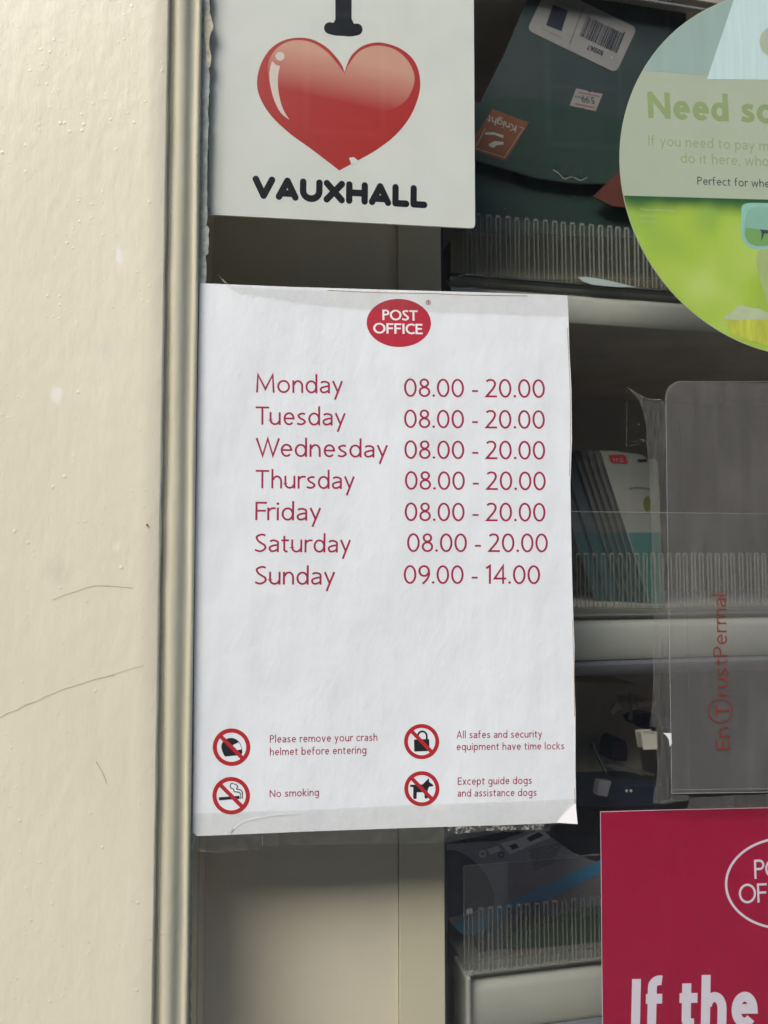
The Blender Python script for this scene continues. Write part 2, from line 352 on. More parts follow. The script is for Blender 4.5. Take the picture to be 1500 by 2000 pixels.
        if ch == 'E': l((h, h), (.41, h))
    elif ch == 'H': W = .56 if not rnd else .72; l((h, e), (h, C-e)); l((W-h, e), (W-h, C-e)); l((h, .36), (W-h, .36))
    elif ch == 'I': W = w_+.02; l((W/2, e), (W/2, C-e))
    elif ch == 'K': W = .48; l((h, 0), (h, C)); l((.44, C), (h+.02, .36)); l((.14, .42), (.47, 0))
    elif ch == 'L': W = .40 if not rnd else .57; l((h, C-e), (h, h if rnd else 0)); l((h, h), (W-e, h))
    elif ch == 'M': W = .70; l((h*.7+.02, 0), (.07+h*.3, C-h*.5), (.35, .14), (.63-h*.3, C-h*.5), (.68-h*.7, 0))
    elif ch == 'N': W = .56; l((h, 0), (h, C)); l((W-h, 0), (W-h, C)); l((h, C-h*.9), (W-h, h*.9))
    elif ch == 'O': W = .70; o_(.35, .36, .35, .37)
    elif ch in 'PR':
        W = .42; l((h, 0), (h, C)); l((h, C-h), (.2, C-h), *arc(.22, .52, .20-h, .20-h, 90, -90), (h, .32+h))
        if ch == 'R': l((.2, .34), (.42, 0))
    elif ch == 'S': W = .42; l(*spl([(.38, C-h-.03), (.24, C-h+.005), (h+.03, .60), (.07+h, .46), (.22, .36), (.40-h, .26), (.41-h, .13), (.20, h-.005), (.01, h+.05)]))
    elif ch == 'T': W = .50; l((.25, 0), (.25, C)); l((0, C-h), (.50, C-h))
    elif ch == 'U': W = .58 if not rnd else .74; k_ = .26 if not rnd else .34; l((h, C-e), (h, k_), *arc(W/2, k_, W/2-h, k_-h+.01, 180, 360)[1:], (W-h, C-e))
    elif ch == 'V': W = .56 if not rnd else .71; l((h*.9 if rnd else h*.7, C-e), (W/2, h*.8 if not rnd else h), (W-(h*.9 if rnd else h*.7), C-e))
    elif ch == 'W': W = .84; l((h*.7, C), (.24, h*.8), (.42, C-.02), (.60, h*.8), (.84-h*.7, C))
    elif ch == 'X': W = .54 if not rnd else .70; l((h, C-e), (W-h, e)); l((W-h, C-e), (h, e))
    elif ch == 'Y': W = .50; l((h, C), (.25, .32), (.50-h, C)); l((.25, .36), (.25, 0))
    P = []
    for pts, cl in S:
        if rnd and not cl and len(pts) <= 3:
            for a_, b_ in zip(pts[:-1], pts[1:]): P += ribbon([a_, b_], w_, True)
            continue
        P += ribbon(pts, w_, rnd, cl)
        if rnd and not cl:
            for q in pts[1:-1]:
                if ch in 'VALU' and len(pts) < 6: P.append([Vector(p) for p in arc(q[0], q[1], h, h, 0, 360, 18)[:-1]])
    for (cx, cy, r) in dots: P.append([Vector(p) for p in arc(cx, cy, r, r, 0, 360, 14)[:-1]])
    return P, W
_gc = {}
def text2d(s, w_, rnd=False, track=.085):
    V, Fc, x = [], [], 0.0
    for i, ch in enumerate(s):
        if (ch, w_, rnd) not in _gc:
            P, W = glyph(ch, w_, rnd); _gc[(ch, w_, rnd)] = (union(P) if P else ([], []), W)
        (gv, gf), W = _gc[(ch, w_, rnd)]
        b = len(V); V += [(vx+x, vy) for vx, vy in gv]; Fc += [tuple(t+b for t in f) for f in gf]
        x += W + (track if i < len(s)-1 else 0)
        if ch in 'TFW' and i+1 < len(s) and s[i+1] in 'ueaor': x -= .07
        if ch == ' ' : x -= .0
    return V, Fc, x
def text(name, s, pl, p0, p1, cap, w_, m, parent, off=.00005, rnd=False, track=.085):
    """lettering from pixel p0 to p1 along its baseline, capitals cap pixels high; p1 a number = natural width times that"""
    V, Fc, W = text2d(s, w_, rnd, track)
    o = pl.at(*p0, off); s_ = pl.px(*p0)*cap/C
    if isinstance(p1, tuple): d = pl.at(*p1, off)-o; ux = d/W
    else: ux = pl.u*s_*p1
    uy = pl.nv.cross(ux).normalized()*s_
    return mk(name, [o+ux*x+uy*y for x, y in V], Fc, m, parent)
def shape(name, polys, pl, m, parent, off=.00005, tf=None):
    """flat print from polygons given in picture pixels"""
    v, f = union([[(q[0]/100, q[1]/100) for q in p] for p in polys])
    P = [pl.at(a*100, b*100, off) for a, b in v]
    f = [tuple(reversed(t)) if (P[t[1]]-P[t[0]]).cross(P[t[2]]-P[t[0]]).dot(pl.nv) < 0 else t for t in f]
    return mk(name, P, f, m, parent)
def creases(name, polys, pl, m, parent, off):
    """each connected crease becomes an object of its own"""
    runs = []
    for p in polys:
        if runs and min((Vector((a[0], a[1]))-Vector((b[0], b[1]))).length for a in runs[-1][-1] for b in p) < .01: runs[-1].append(p)
        else: runs.append([p])
    for r in runs: shape(name, r, pl, m, parent, off)
def ell(cx, cy, rx, ry, n=48, rot=0):
    c, s = math.cos(R_(rot)), math.sin(R_(rot))
    return [(cx+x*c-y*s, cy+x*s+y*c) for x, y in arc(0, 0, rx, ry, 0, 360, n)[:-1]]
def pxpoly(pl, pts, off=0.0): return [pl.at(x, y, off) for x, y in pts]
def crop(pts, s, ox, oy): return [(x/s+ox, y/s+oy) for x, y in pts]
def wob(pts, n, amp):
    """outline with n extra points per edge, each nudged a little"""
    o = []
    for i in range(len(pts)):
        a, b = pts[i], pts[(i+1) % len(pts)]
        for k in range(n):
            t = k/n; j = amp*random.uniform(-1, 1) if k else 0; L = math.hypot(b[0]-a[0], b[1]-a[1]) or 1
            o.append((a[0]+(b[0]-a[0])*t - (b[1]-a[1])/L*j, a[1]+(b[1]-a[1])*t + (b[0]-a[0])/L*j))
    return o

# ================================================================== materials in use
P0 = Plane(0.0)                 # opening hours sheet, outside
PG = Plane(0.0010)              # outer face of the glass
PI = Plane(0.0062)              # things stuck on the inner face
PB = Plane(-0.0120)             # face of the flat board
def bp_(px, py): return tuple(PB.at(px, py))
WHT = (.80, .80, .76)
M = {}
M['paint'] = paint_mat('cream gloss paint', (.725, .672, .525), (.685, .63, .48), blobs=[
    (bp_(110, 771), .0032, .0046, (.78,.76,.68), .8, .35), (bp_(233, 500), .0022, .0050, (.80,.79,.76), .7, .5),
    (bp_(113, 1118), .0065, .0065, (.50,.46,.38), .35, .9), (bp_(205, 684), .0035, .005, (.55,.52,.45), .3, .9),
    (bp_(228, 1068), .0022, .003, (.78,.75,.60), .6, .6)])
M['bead'] = paint_mat('cream bead paint', (.64, .60, .445), (.55, .51, .375), rough=.65, spec=.25)
M['crack'] = principled('crack dirt', (.10, .085, .06), .9)
M['glass'] = film('window glass', (.975, .984, .974), 0, (.5,.5,.5), .9, .012, dirt=.018, dscale=110, stretch=(3,1,.12), lo=.55, hi=.85)
M['sealant'] = principled('grey green sealant', (.36, .39, .35), .6, noise=.35, nscale=200, bump=.0006, bscale=260)
M['filler'] = principled('cream filler', (.50, .46, .34), .7, noise=.2, nscale=300, bump=.0008, bscale=300)
M['paper'] = paper_mat('white card', (.795, .82, .84), trans=.08)
M['cardedge'] = principled('brown card core', (.42, .30, .17), .9, noise=.4, nscale=500)
M['ink'] = principled('crimson ink', (.33, .014, .055), .5)
M['logored'] = principled('logo red ink', (.46, .018, .04), .45, noise=.08, nscale=300)
M['signred'] = principled('pictogram red ink', (.42, .018, .025), .5)
M['black'] = principled('black ink', (.012, .013, .018), .5)
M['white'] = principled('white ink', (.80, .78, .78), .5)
M['acrylic'] = paper_mat('white sign plastic', (.865, .875, .835), wave=.0006, fibre=.00003, rough=.3, trans=.14)
M['signblack'] = principled('sign black', (.008, .010, .016), .5, spec=.15)
M['redposter'] = principled('crimson poster', (.36, .004, .042), .55, spec=.12, noise=.06, nscale=30)
M['posterwhite'] = principled('poster lilac white', (.74, .66, .76), .5)
M['tape'] = film('clear tape', (.97,.96,.92), .05, (.75,.74,.68), 1.6, .12, dirt=.10, dscale=350, bump=.0006)
M['tapegrey'] = film('tape over paper', (.99,.99,.975), .01, (.72,.73,.73), 1.3, .2, dirt=.045, dscale=160, bump=.0009)
M['fuzz'] = film('dusty tape edge', (.92,.92,.92), .06, (.55,.53,.46), 1.2, .3, dirt=.6, dscale=500, lo=.48, hi=.66)
M['oldtape'] = film('old grimy tape', (.90,.89,.87), .06, (.42,.41,.38), 1.3, .25, dirt=.20, dscale=260, stretch=(3,1,.35), bump=.001, lo=.35, hi=.8)
M['sleeve'] = film('clear plastic sleeve', (.94,.94,.94), .075, (.56,.54,.51), 1.5, .16, dirt=.035, dscale=30, stretch=(2.5,1,.5))
M['sleeveedge'] = film('sleeve welded edge', (.9,.9,.9), .28, (.75,.78,.78), 2.0, .1)
M['rust'] = principled('rust red print', (.20, .028, .016), .6, noise=.3, nscale=200)
M['clear'] = film('clear rigid plastic', (.95,.96,.95), .03, (.62,.63,.6), 1.2, .05)
M['rib'] = film('clear rib plastic', (.88,.89,.88), .30, (.60,.60,.55), 2.0, .08)
M['rail'] = principled('pale shelf enamel', (.40, .40, .355), .5, noise=.06, nscale=20)
M['railgrey'] = principled('grey plastic strip', (.15, .15, .165), .35)
M['deck'] = principled('brown shelf board', (.46, .41, .36), .6, noise=.15, nscale=25)
M['backp'] = principled('dark back panel', (.34, .31, .28), .7, noise=.15, nscale=12)
M['cabedge'] = principled('cream cabinet edge paint', (.60, .54, .40), .35, noise=.07, nscale=9, bump=.0002, bscale=160)
M['cabinet'] = principled('grey cream cabinet paint', (.68, .60, .475), .32, noise=.07, nscale=9, bump=.0002, bscale=160)
M['navy'] = principled('navy cabinet edge', (.02, .024, .045), .4)
M['wall'] = principled('shop wall plaster', (.55, .52, .47), .8, noise=.1, nscale=6)
M['frontwall'] = principled('shopfront paint', (.62, .58, .47), .6, noise=.06, nscale=8)
M['paving'] = principled('grey paving', (.22, .215, .20), .8, noise=.2, nscale=9, bump=.003, bscale=60)

def rnd_rect(w_, h_, r, n=5):
    o = []
    for cx, cy, a in ((w_-r, h_-r, 0), (r, h_-r, 90), (r, r, 180), (w_-r, r, 270)): o += arc(cx, cy, r, r, a, a+90, n)
    return o

# ================================================================== setting
ss = lambda n, a, b, m: tag(box(n, a, b, M[m]), kind='structure')
GX0, GX1, GZ0, GZ1 = -.004, 1.10, .85, 2.05          # the glass opening
ss('pavement', (-6, -8, -.10), (8, -.15, 0), 'paving')
# unseen house row across the street, added to darken the glass reflection
M['brick'] = principled('dark london brick', (.12, .095, .08), .85, noise=.35, nscale=3)
M['darkglass'] = principled('dark window glass', (.02, .022, .025), .1)
M['stone'] = principled('pale sill stone', (.30, .28, .24), .8)
ss('road', (-20, -8.0, -.22), (24, -3.0, -.10), 'paving')
ss('pavement_across', (-20, -12, -.20), (24, -8.004, -.04), 'paving')
bo = thing('unseen_terrace', (0, -9.5, 0), 'unseen long dark brick terrace with sash windows, added across the street to darken reflections', 'building')
box('wall', (-18, -14, -.03), (20, -9.5, 9.5), M['brick'], bo)
box('parapet', (-18.05, -14, 9.505), (20.05, -9.42, 9.75), M['stone'], bo)
for fl in range(3):
    for k in range(11):
        xx = -16.5+k*3.3; z_ = .9+fl*3.0
        f = box('window', (xx, -9.495, z_), (xx+1.1, -9.44, z_+1.7), M['stone'], bo)
        box('pane', (xx+.08, -9.438, z_+.08), (xx+1.02, -9.43, z_+.83), M['darkglass'], f); box('pane', (xx+.08, -9.438, z_+.88), (xx+1.02, -9.43, z_+1.62), M['darkglass'], f)
ss('wall_front_left', (-3.0, 0.0, 0), (-.170, .12, 3.2), 'frontwall')
ss('wall_front_right', (GX1+.06, 0.0, 0), (4.5, .12, 3.2), 'frontwall')
ss('wall_front_base', (-.168, .002, 0), (GX1+.058, .118, GZ0-.002), 'frontwall')
ss('wall_front_top', (-.168, .002, GZ1+.002), (GX1+.058, .118, 3.198), 'frontwall')
ss('floor', (-3, .122, -.1), (4.5, 3.1, 0), 'wall')
ss('ceiling', (-3, .122, 2.7), (4.5, 3.1, 2.8), 'wall')
ss('wall_back', (-3, 3.0, .002), (4.5, 3.1, 2.698), 'wall')
ss('wall_left', (-3, .122, .002), (-2.9, 2.998, 2.698), 'wall')
ss('wall_right', (4.4, .122, .002), (4.5, 2.998, 2.698), 'wall')

# ================================================================== the window: board, bead, glass
win = thing('shop_window', (0, 0, GZ0), 'cream painted window frame with its bead and clear pane, flyers stuck on the glass', 'window')
def X_(px, y, py=1000): return Plane(y).at(px, py).x
xe = X_(313, -.012)
# flat board with a fine grid so its front can sag and swell a little
nx, nz = 16, 60; bv, bf = [], []
bx0, bx1, bz0, bz1 = -.166, xe, GZ0-.02, GZ1+.02
for j in range(nz+1):
    for i in range(nx+1):
        x = bx0 + (bx1-.0008-bx0)*i/(nx-1) if i < nx else bx1; z = bz0 + (bz1-bz0)*j/nz
        y = -.012 + .0002*math.sin(x*40+z*7) * math.sin(z*17+1.3)*(1 if i < nx else 0)
        if i == nx: y = -.0116; x += .00015*math.sin(z*160)+.0001*math.sin(z*411)
        bv.append((x, y, z))
for j in range(nz):
    for i in range(nx):
        a = j*(nx+1)+i; bf.append((a, a+1, a+nx+2, a+nx+1))
k0 = len(bv)
for j in range(nz+1):
    z = bz0 + (bz1-bz0)*j/nz; bv.append((bx1+.0001, -.0030, z)); bv.append((bx0, .05, z)); bv.append((bx1+.0001, .05, z))
for j in range(nz):
    a = j*(nx+1)+nx; p = k0+3*j; bf.append((a, p, p+3, a+nx+1)); bf.append((p, p+2, p+5, p+3)); q = j*(nx+1); bf.append((q, q+nx+1, p+4, p+1))
mk('flat_board', bv, bf, M['paint'], win, smooth=False)
for p in bpy.data.objects['flat_board'].data.polygons:
    p.use_smooth = p.index < nx*nz
# moulded bead: quirk, round, hollow, fillet
prof = [(314, -.0080), (317, -.0076), (320, -.0076), (322, -.0079), (325, -.0100), (329, -.0111), (334, -.0118), (340, -.0117), (346, -.0108), (351, -.0093), (355, -.0073), (358, -.0058), (361, -.0047), (365, -.0041), (369, -.0039), (371, -.0046), (374, -.0048), (377, -.0044), (379.2, -.0032), (380, -.0006)]
prof = [(a, b if i < 4 else -.0040+(b+.0040)*.58) for i, (a, b) in enumerate(prof)]
pv = [Vector((X_(a, b), b, 0)) for a, b in prof]; pv[0].x = bx1+.00012
pv = pv + [Vector((pv[-1].x, .03, 0)), Vector((pv[0].x, .03, 0))]
nseg = 90; V, Fc = [], []; npv = len(pv)
for j in range(nseg+1):
    z = bz0+(bz1-bz0)*j/nseg
    for i, p in enumerate(pv):
        a = .00022*math.sin(z*37+i*.3)+.00012*math.sin(z*113+i) if 3 <= i < 18 else 0
        V.append((p.x+a*.6, p.y+a, z))
for j in range(nseg):
    for i in range(npv):
        a, b = j*npv+i, j*npv+(i+1) % npv; Fc.append((a, b, b+npv, a+npv))
bead = mk('bead_moulding', V, Fc, M['bead'], win, smooth=True); bead.data.set_sharp_from_angle(angle=R_(50))
gx0 = pv[-3].x if False else pv[len(prof)-1].x
box('glass_pane', (gx0+.0004, .0010, GZ0), (GX1, .0050, GZ1), M['glass'], win)
# the other three sides of the frame, out of the picture
box('frame_rail', (gx0+.0004, -.012, GZ1), (GX1, .03, GZ1+.06), M['bead'], win)
box('frame_rail', (gx0+.0004, -.012, GZ0-.06), (GX1, .03, GZ0), M['bead'], win)
box('frame_stile', (GX1+.0004, -.012, GZ0-.06), (GX1+.06, .03, GZ1+.06), M['bead'], win)
# reveal behind the bead, inside
box('inner_stile', (bx1-.02, .0305, GZ0), (gx0+.001, .055, GZ1), M['cabinet'], win)
# ragged sealant line along the glass edge
def strip(name, ys, f0, f1, pl, m, parent, off):
    a = [pl.at(f0(y), y, off) for y in ys]; b = [pl.at(f1(y), y, off) for y in ys]; n = len(ys)
    return mk(name, a+b, [(i, i+n, i+n+1, i+1) for i in range(n-1)], m, parent)
rr = [random.uniform(-1, 1) for _ in range(400)]
edge = lambda y: 401 - .0155*y
def jag(y): i = y/9.0; k = int(i) % 380; t = i-int(i); return rr[k]*(1-t)+rr[k+1]*t
strip('sealant', list(range(-60, 2100, 5)), lambda y: edge(y)-14, lambda y: edge(y)+5+1.3*jag(y)+.8*jag(y*.37+90)+(5 if y < 560 else 0)+(4 if 440 < y < 500 else 0)-(3 if 1640 < y else 0), PG, M['sealant'], win, .0003)
flat('filler_smear', pxpoly(PG, spl([(402, 22), (410, 26), (414, 40), (417, 55), (411, 70), (409, 92), (413, 112), (410, 132), (404, 128), (403, 95), (400, 70), (399, 40)], 4, True), .0007), M['filler'], win)
dv, df_ = [], []
rs_ = random.Random(11)
for (x, y, r) in [(1195,113,2.2),(655,490,1.0),(1188,1118/9,.8),(1444,803,1.6),(1193,505,1.2),(438,525,1.2),(452,530,.9),(421,553,1),(1247,829,1.2),(1430,1102,1),(700,1750,1),(1175,345,.8),(1107,327,.8),(1122,384,.9),(986,407,1.0)]+[(rs_.uniform(880,1490), rs_.uniform(10,1570), rs_.uniform(.4,.8)) for _ in range(40)]:
    p = PG.at(x, y, .0003); r *= .00021; k = len(dv)
    for t in range(6): dv.append(p+Vector((r*math.cos(t*1.047)*rs_.uniform(.6,1.2), 0, r*math.sin(t*1.047)*rs_.uniform(.6,1.2))))
    df_.append(tuple(range(k, k+6)))
tag(mk('dust_specks', dv, df_, M['filler'], win), kind='stuff')
# hairline cracks and a stray hair in the paint
def line3(name, pts, w_, pl, m, parent, off=.0005):
    return shape(name, ribbon(pts, w_), pl, m, parent, off)
line3('crack', crop([(310,1552),(345,1537),(380,1522),(420,1510),(460,1497),(515,1478),(570,1467),(640,1468),(710,1474),(790,1480)], 3.03, 0, 660), .5, PB, M['crack'], win, .0003)
cr = [(0,240),(45,215),(100,195),(150,165),(215,145),(260,120),(310,100),(360,78),(420,60),(480,42),(540,22),(600,8),(660,-5)]
line3('crack', [(x+random.uniform(-6,6), y+random.uniform(-5,5)) for a, b in zip(cr[:-1], cr[1:]) for x, y in [(a[0]/2.941, a[1]/2.941+1320), ((a[0]+b[0])/5.882, (a[1]+b[1])/5.882+1320)] for _ in [0] for x, y in [(x, y)]] if False else crop(cr, 2.941, 0, 1320), .6, PB, M['crack'], win, .0003)
line3('crack', crop([(640,2000),(720,1975),(790,1955),(850,1940)], 3.03, 0, 660), .4, PB, M['crack'], win, .0003)
line3('stray_hair', crop([(551,488),(570,520),(590,555),(605,590),(613,620)], 2.941, 0, 1320), .55, PB, M['crack'], win, .0003)
flat('paint_chip', pxpoly(PB, [(285, 1026), (288, 1023), (292, 1026), (289, 1028)], .0009), M['crack'], win)

# ================================================================== opening hours sheet
oh = thing('opening_hours_sheet', tuple(P0.at(750, 1620)), 'white opening hours sheet with crimson lettering, taped to the glass beside the cream bead', 'notice')
outl = [(390,553),(560,560),(760,566),(940,571),(1108,577),(1110,610),(1112,680),(1116,760),(1117,860),(1114,940),(1115,1010),(1117,1110),(1119,1185),(1122,1260),(1122,1330),(1124,1400),(1124,1500),(1125,1560),(1125,1606),(1000,1611),(800,1617),(600,1624),(460,1630),(385,1633),(376,1626),(378,1500),(379,1300),(381,1100),(384,900),(387,700)]
slab('sheet', pxpoly(P0, outl), Vector((0, .0007, 0)), M['paper'], oh)
def hand(pts, w_): return ribbon(pts, w_)
for pp in ([(640,567),(700,570),(760,572),(840,573),(900,576),(960,577),(1030,578)], [(1108,640),(1111,700),(1114,780),(1114,860),(1112,930)], [(1118,1210),(1121,1300),(1122,1400)], [(1122,1540),(1123,1560),(1122,1590)]):
    shape('worn_edge', hand(pp, 1.1), P0, M['cardedge'], oh, .0001)
lg = shape('logo_oval', [ell(778.9, 630.8, 62.8, 47, 64, 1.5)], P0, M['logored'], oh, .00005)
text('lettering', 'POST', P0, (747, 625), (815.7, 626.6), 20.6, .118, M['white'], lg, .0001, track=.03)
text('lettering', 'OFFICE', P0, (729, 651), (825.3, 653), 20.6, .118, M['white'], lg, .0001, track=.05)
reg = shape('registered_mark', ribbon(ell(836.5, 590.8, 4.2, 4.2, 20), .9, closed=True), P0, M['ink'], oh, .00012)
text('lettering', 'R', P0, (835.0, 593.4), (838.4, 593.5), 5.2, .12, M['ink'], reg, .00012)
words = [('Monday', 236, 447, 572, .012), ('Tuesday', 235, 571, 582, .012), ('Wednesday', 236, 693, 745, .011), ('Thursday', 235, 816, 617, .009), ('Friday', 234, 939, 487, .008), ('Saturday', 232, 1062, 602, .006), ('Sunday', 232, 1187, 541, .004)]
for s, x, y, x1, sl in words:
    k = 1.9737; text('lettering', s, P0, (x/k+380, y/k+540), (x1/k+380, (y+(x1-x)*sl)/k+540), 36.3, .073, M['ink'], oh)
times = [('08.00', '20.00', 808, 463, 0), ('08.00', '20.00', 808, 583, 0), ('08.00', '20.00', 809, 702, 0), ('08.00', '20.00', 811, 821, 0), ('08.00', '20.00', 810, 942, 0), ('08.00', '20.00', 819, 1061, 10), ('09.00', '14.00', 806, 1184, 0)]
for i, (a, b, x, y, dx) in enumerate(times):
    k = 1.9737; g = lambda x, y: (x/k+380, y/k+540); sl = .008-.001*i
    x0, x1, x2, x3, x4, x5 = x, x+231, x+262, x+285, x+314, x+543
    if i == 6: x4, x5 = x+318, x+526
    text('lettering', a, P0, g(x0, y), g(x1, y+231*sl), 35.4, .073, M['ink'], oh, track=.07)
    text('lettering', '-', P0, g(x2, y+262*sl), g(x3, y+285*sl), 35.4, .07, M['ink'], oh)
    text('lettering', b, P0, g(x4, y+314*sl), g(x5, y+543*sl), 35.4, .073, M['ink'], oh, track=.07)
for s, p0, p1, c in [('Please remove your crash', (527,1450.6), (737,1446.7), 14.6), ('helmet before entering', (527,1475.5), (715.5,1471.6), 14.6), ('No smoking', (526.6,1557.2), (623,1554), 14.2),
                     ('All safes and security', (892,1442), (1058.5,1440.2), 13.8), ('equipment have time locks', (891.5,1465.3), (1102,1463.3), 13.8), ('Except guide dogs', (894,1532.8), (1038.6,1530.8), 13.8), ('and assistance dogs', (893.6,1556), (1047.8,1554.3), 13.8)]:
    text('lettering', s, P0, p0, p1, c, .088, M['ink'], oh, track=.1)
K6 = lambda p: crop(p, 4.167, 400, 1410)
K7 = lambda p: crop(p, 4.286, 780, 1400)
# pictograms; the red ring and bar lie over the black figure
def ring(cx, cy, r, t, ang):
    o = tag(shape('prohibition_ring', ribbon(ell(cx, cy, r-t/2, r-t/2, 56), t, closed=True) + ribbon([(cx-(r-t/2)*math.cos(R_(ang)), cy-(r-t/2)*math.sin(R_(ang))), (cx+(r-t/2)*math.cos(R_(ang)), cy+(r-t/2)*math.sin(R_(ang)))], t*.98), P0, M['signred'], oh, .00011))
    return o
r1 = ring(452.2, 1459.2, 36.6, 7.9, 45); r2 = ring(451.5, 1554.0, 36.6, 7.9, 45); r3 = ring(823.4, 1448.2, 34.2, 7.4, 46); r4 = ring(823.8, 1540.2, 34.2, 7.4, 46)
shape('crash_helmet_pictogram', [K6(spl([(135,210),(138,180),(158,150),(190,134),(225,131),(258,143),(280,163)], 4)+[(230,187),(222,205),(248,232),(303,222)]+[(305,255),(290,270),(165,281),(155,268),(143,240)])] + ribbon(K6([(276,160),(292,185),(302,222)]), 1.0), P0, M['black'], r1, .00005)
shape('cigarette_pictogram', [K6([(115,613),(283,601),(283,626),(115,638)]), K6([(288,600),(294,600),(294,625),(288,625)]), K6([(301,599),(309,598),(309,625),(301,625)])]
      + ribbon(K6(spl([(238,504),(258,512),(268,528),(258,545),(285,552),(303,566),(306,596)], 5)), 1.9) + ribbon(K6(spl([(232,499),(212,505),(207,525),(216,540),(232,546),(240,566),(262,570),(284,575),(291,596)], 5)), 1.9), P0, M['black'], r2, .00005)
shape('padlock_pictogram', [K7([(126,190),(245,186),(249,189),(252,283),(248,286),(130,291),(125,287),(122,194)])] + ribbon(K7([(155,192),(155,165)]+arc(192, 162, 37, 40, 180, 360)+[(229,190)]), 3.6), P0, M['black'], r3, .00005)
shape('dog_pictogram', [K7([(88,577),(93,569),(195,565),(215,545),(246,513),(250,545),(284,571),(278,583),(248,585),(237,612),(237,678),(230,684),(216,683),(211,676),(210,630),(145,632),(145,680),(138,687),(122,687),(116,680),(116,588),(92,586)])], P0, M['black'], r4, .00005)
# clear tapes holding the sheet
flat('tape', pxpoly(P0, [(440,556),(520,563),(700,569),(900,571),(1060,573),(1155,576),(1157,612),(1110,618),(1000,615),(860,610),(690,604),(600,594),(520,581),(462,572)], .0005), M['tapegrey'], oh)
flat('tape', pxpoly(P0, [(376,1588),(560,1582),(800,1572),(960,1566),(1126,1560),(1126,1572),(1128,1609),(1075,1611),(1073,1622),(980,1624),(870,1646),(720,1648),(510,1651),(480,1658),(420,1664),(386,1661),(374,1640)], .0005), M['tapegrey'], oh)
flat('dusty_tape_edge', pxpoly(P0, wob([(874,1614),(1062,1608),(1060,1620),(1000,1620),(940,1623),(900,1628),(874,1624)], 5, 1.2), .0007), M['fuzz'], oh)
def curl(name, pts, offs, m, parent): return mk(name, [P0.at(x, y, o) for (x, y), o in zip(pts, offs)], [tuple(t) for t in tessellate_polygon([[Vector((x, y, 0)) for x, y in pts]])], m, parent)
curl('tape_corner_glint', [(1086,1606),(1098,1589),(1110,1576),(1122,1567),(1124.5,1606)], [.0006,.0010,.0014,.0018,.0030], M['white'], oh)  # lifted corner of the tape, its sun glint put in as white colour
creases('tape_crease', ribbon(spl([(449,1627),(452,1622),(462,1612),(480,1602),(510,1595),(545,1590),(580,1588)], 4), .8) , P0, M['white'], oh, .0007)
creases('tape_crease', ribbon([(448,1626),(452,1619),(456,1616)], 2.4)+ribbon(spl([(388,1660),(430,1664),(480,1658),(510,1655),(512,1630)], 3), .7), P0, M['fuzz'], oh, .0008)
creases('tape_crease', ribbon(spl([(562,585),(572,590),(578,586),(576,578)], 3), .8)+ribbon(spl([(1140,600),(1150,608),(1156,604)], 3), .7), P0, M['fuzz'], oh, .0008)
# small tape scrap above the sheet
flat('tape', pxpoly(PG, [(423,536),(448,556),(520,567),(520,572),(470,569),(441,562),(438,553)], .0009), M['fuzz'], oh)
for a in (([(870,548),(920,536),(960,548),(930,562),(880,566)],), ):
    creases('tape_crease', ribbon(spl(a[0], 4), .6), PG, M['fuzz'], oh, .0009)

# ================================================================== heart sign inside the glass
hs = thing('heart_sign', tuple(PI.at(665, 440)), 'white plastic sign with a glossy red heart above black rounded lettering, behind the glass', 'sign')
x0, x1 = PI.at(406, 418).x, PI.at(928, 446).x
zb0, zb1 = PI.at(412, 419).z, PI.at(928, 446).z
W_, tilt = x1-x0, (zb1-zb0)
rr2 = [(x0, zb0), (x1-.0025, zb1), (x1-.0007, zb1+.0005), (x1, zb1+.0022), (x1+.0006, zb1+.214), (x0+.0006, zb0+.214)]
slab('panel', [Vector((a, .0062, b)) for a, b in rr2], Vector((0, .0012, 0)), M['acrylic'], hs)
K1 = lambda p: crop(p, 2.6786, 380, 0)
heart = spl([(785,378),(770,340),(740,298),(690,247),(620,208),(550,197),(470,210),(400,253),(350,328),(327,420),(340,505),(400,605),(500,700),(600,772),(700,848),(757,892)], 4)+spl([(757,892),(850,842),(950,785),(1050,708),(1130,607),(1175,490),(1178,400),(1150,320),(1090,262),(1010,229),(940,223),(870,246),(820,292),(795,345),(785,378)], 4)[1:-1]
zt, zb = PI.at(660, 80).z, PI.at(660, 330).z
M['heart'] = gradient_mat('heart red ink', zt, zb, (.44,.024,.020), (.43,.022,.018))
qa, qb = PI.at(560, 88), PI.at(560, 176)
M['gloss'] = gradient_mat('heart gloss ink', qa.z+.17*qa.x, qb.z+.17*qb.x, (.66,.34,.25), (.436,.023,.019), tilt=.17)
M['spark'] = principled('pale highlight ink', (.72,.60,.56), .4)
hh = shape('heart', [K1(heart)], PI, M['heart'], hs, .00004)
gl = spl([(395,455),(384,400),(388,320),(425,258),(480,222),(545,210),(620,225),(690,270),(740,325),(785,385)], 4)+spl([(785,385),(803,345),(850,280),(900,250),(960,239),(1040,255),(1105,305),(1145,375),(1148,440),(1115,515),(1060,560),(1000,578),(920,570),(820,545),(700,522),(560,490),(460,475),(395,455)], 4)[1:-1]
shape('gloss', [K1(gl)], PI, M['gloss'], hh, .00008)
shape('highlight', [K1(ell(447, 295, 24, 23, 24)), K1(spl([(402,330),(410,323),(425,340),(447,345)], 3)+spl([(447,345),(437,400),(438,470),(455,550),(478,600),(498,628)], 3)[1:]+spl([(498,628),(450,590),(415,520),(395,440),(392,380),(402,330)], 3)[1:-1])], PI, M['spark'], hh, .00012)
shape('paint_chip', [K1(wob([(808,828),(835,824),(860,850),(820,862)], 4, 3.0))], PI, M['acrylic'], hh, .00012)
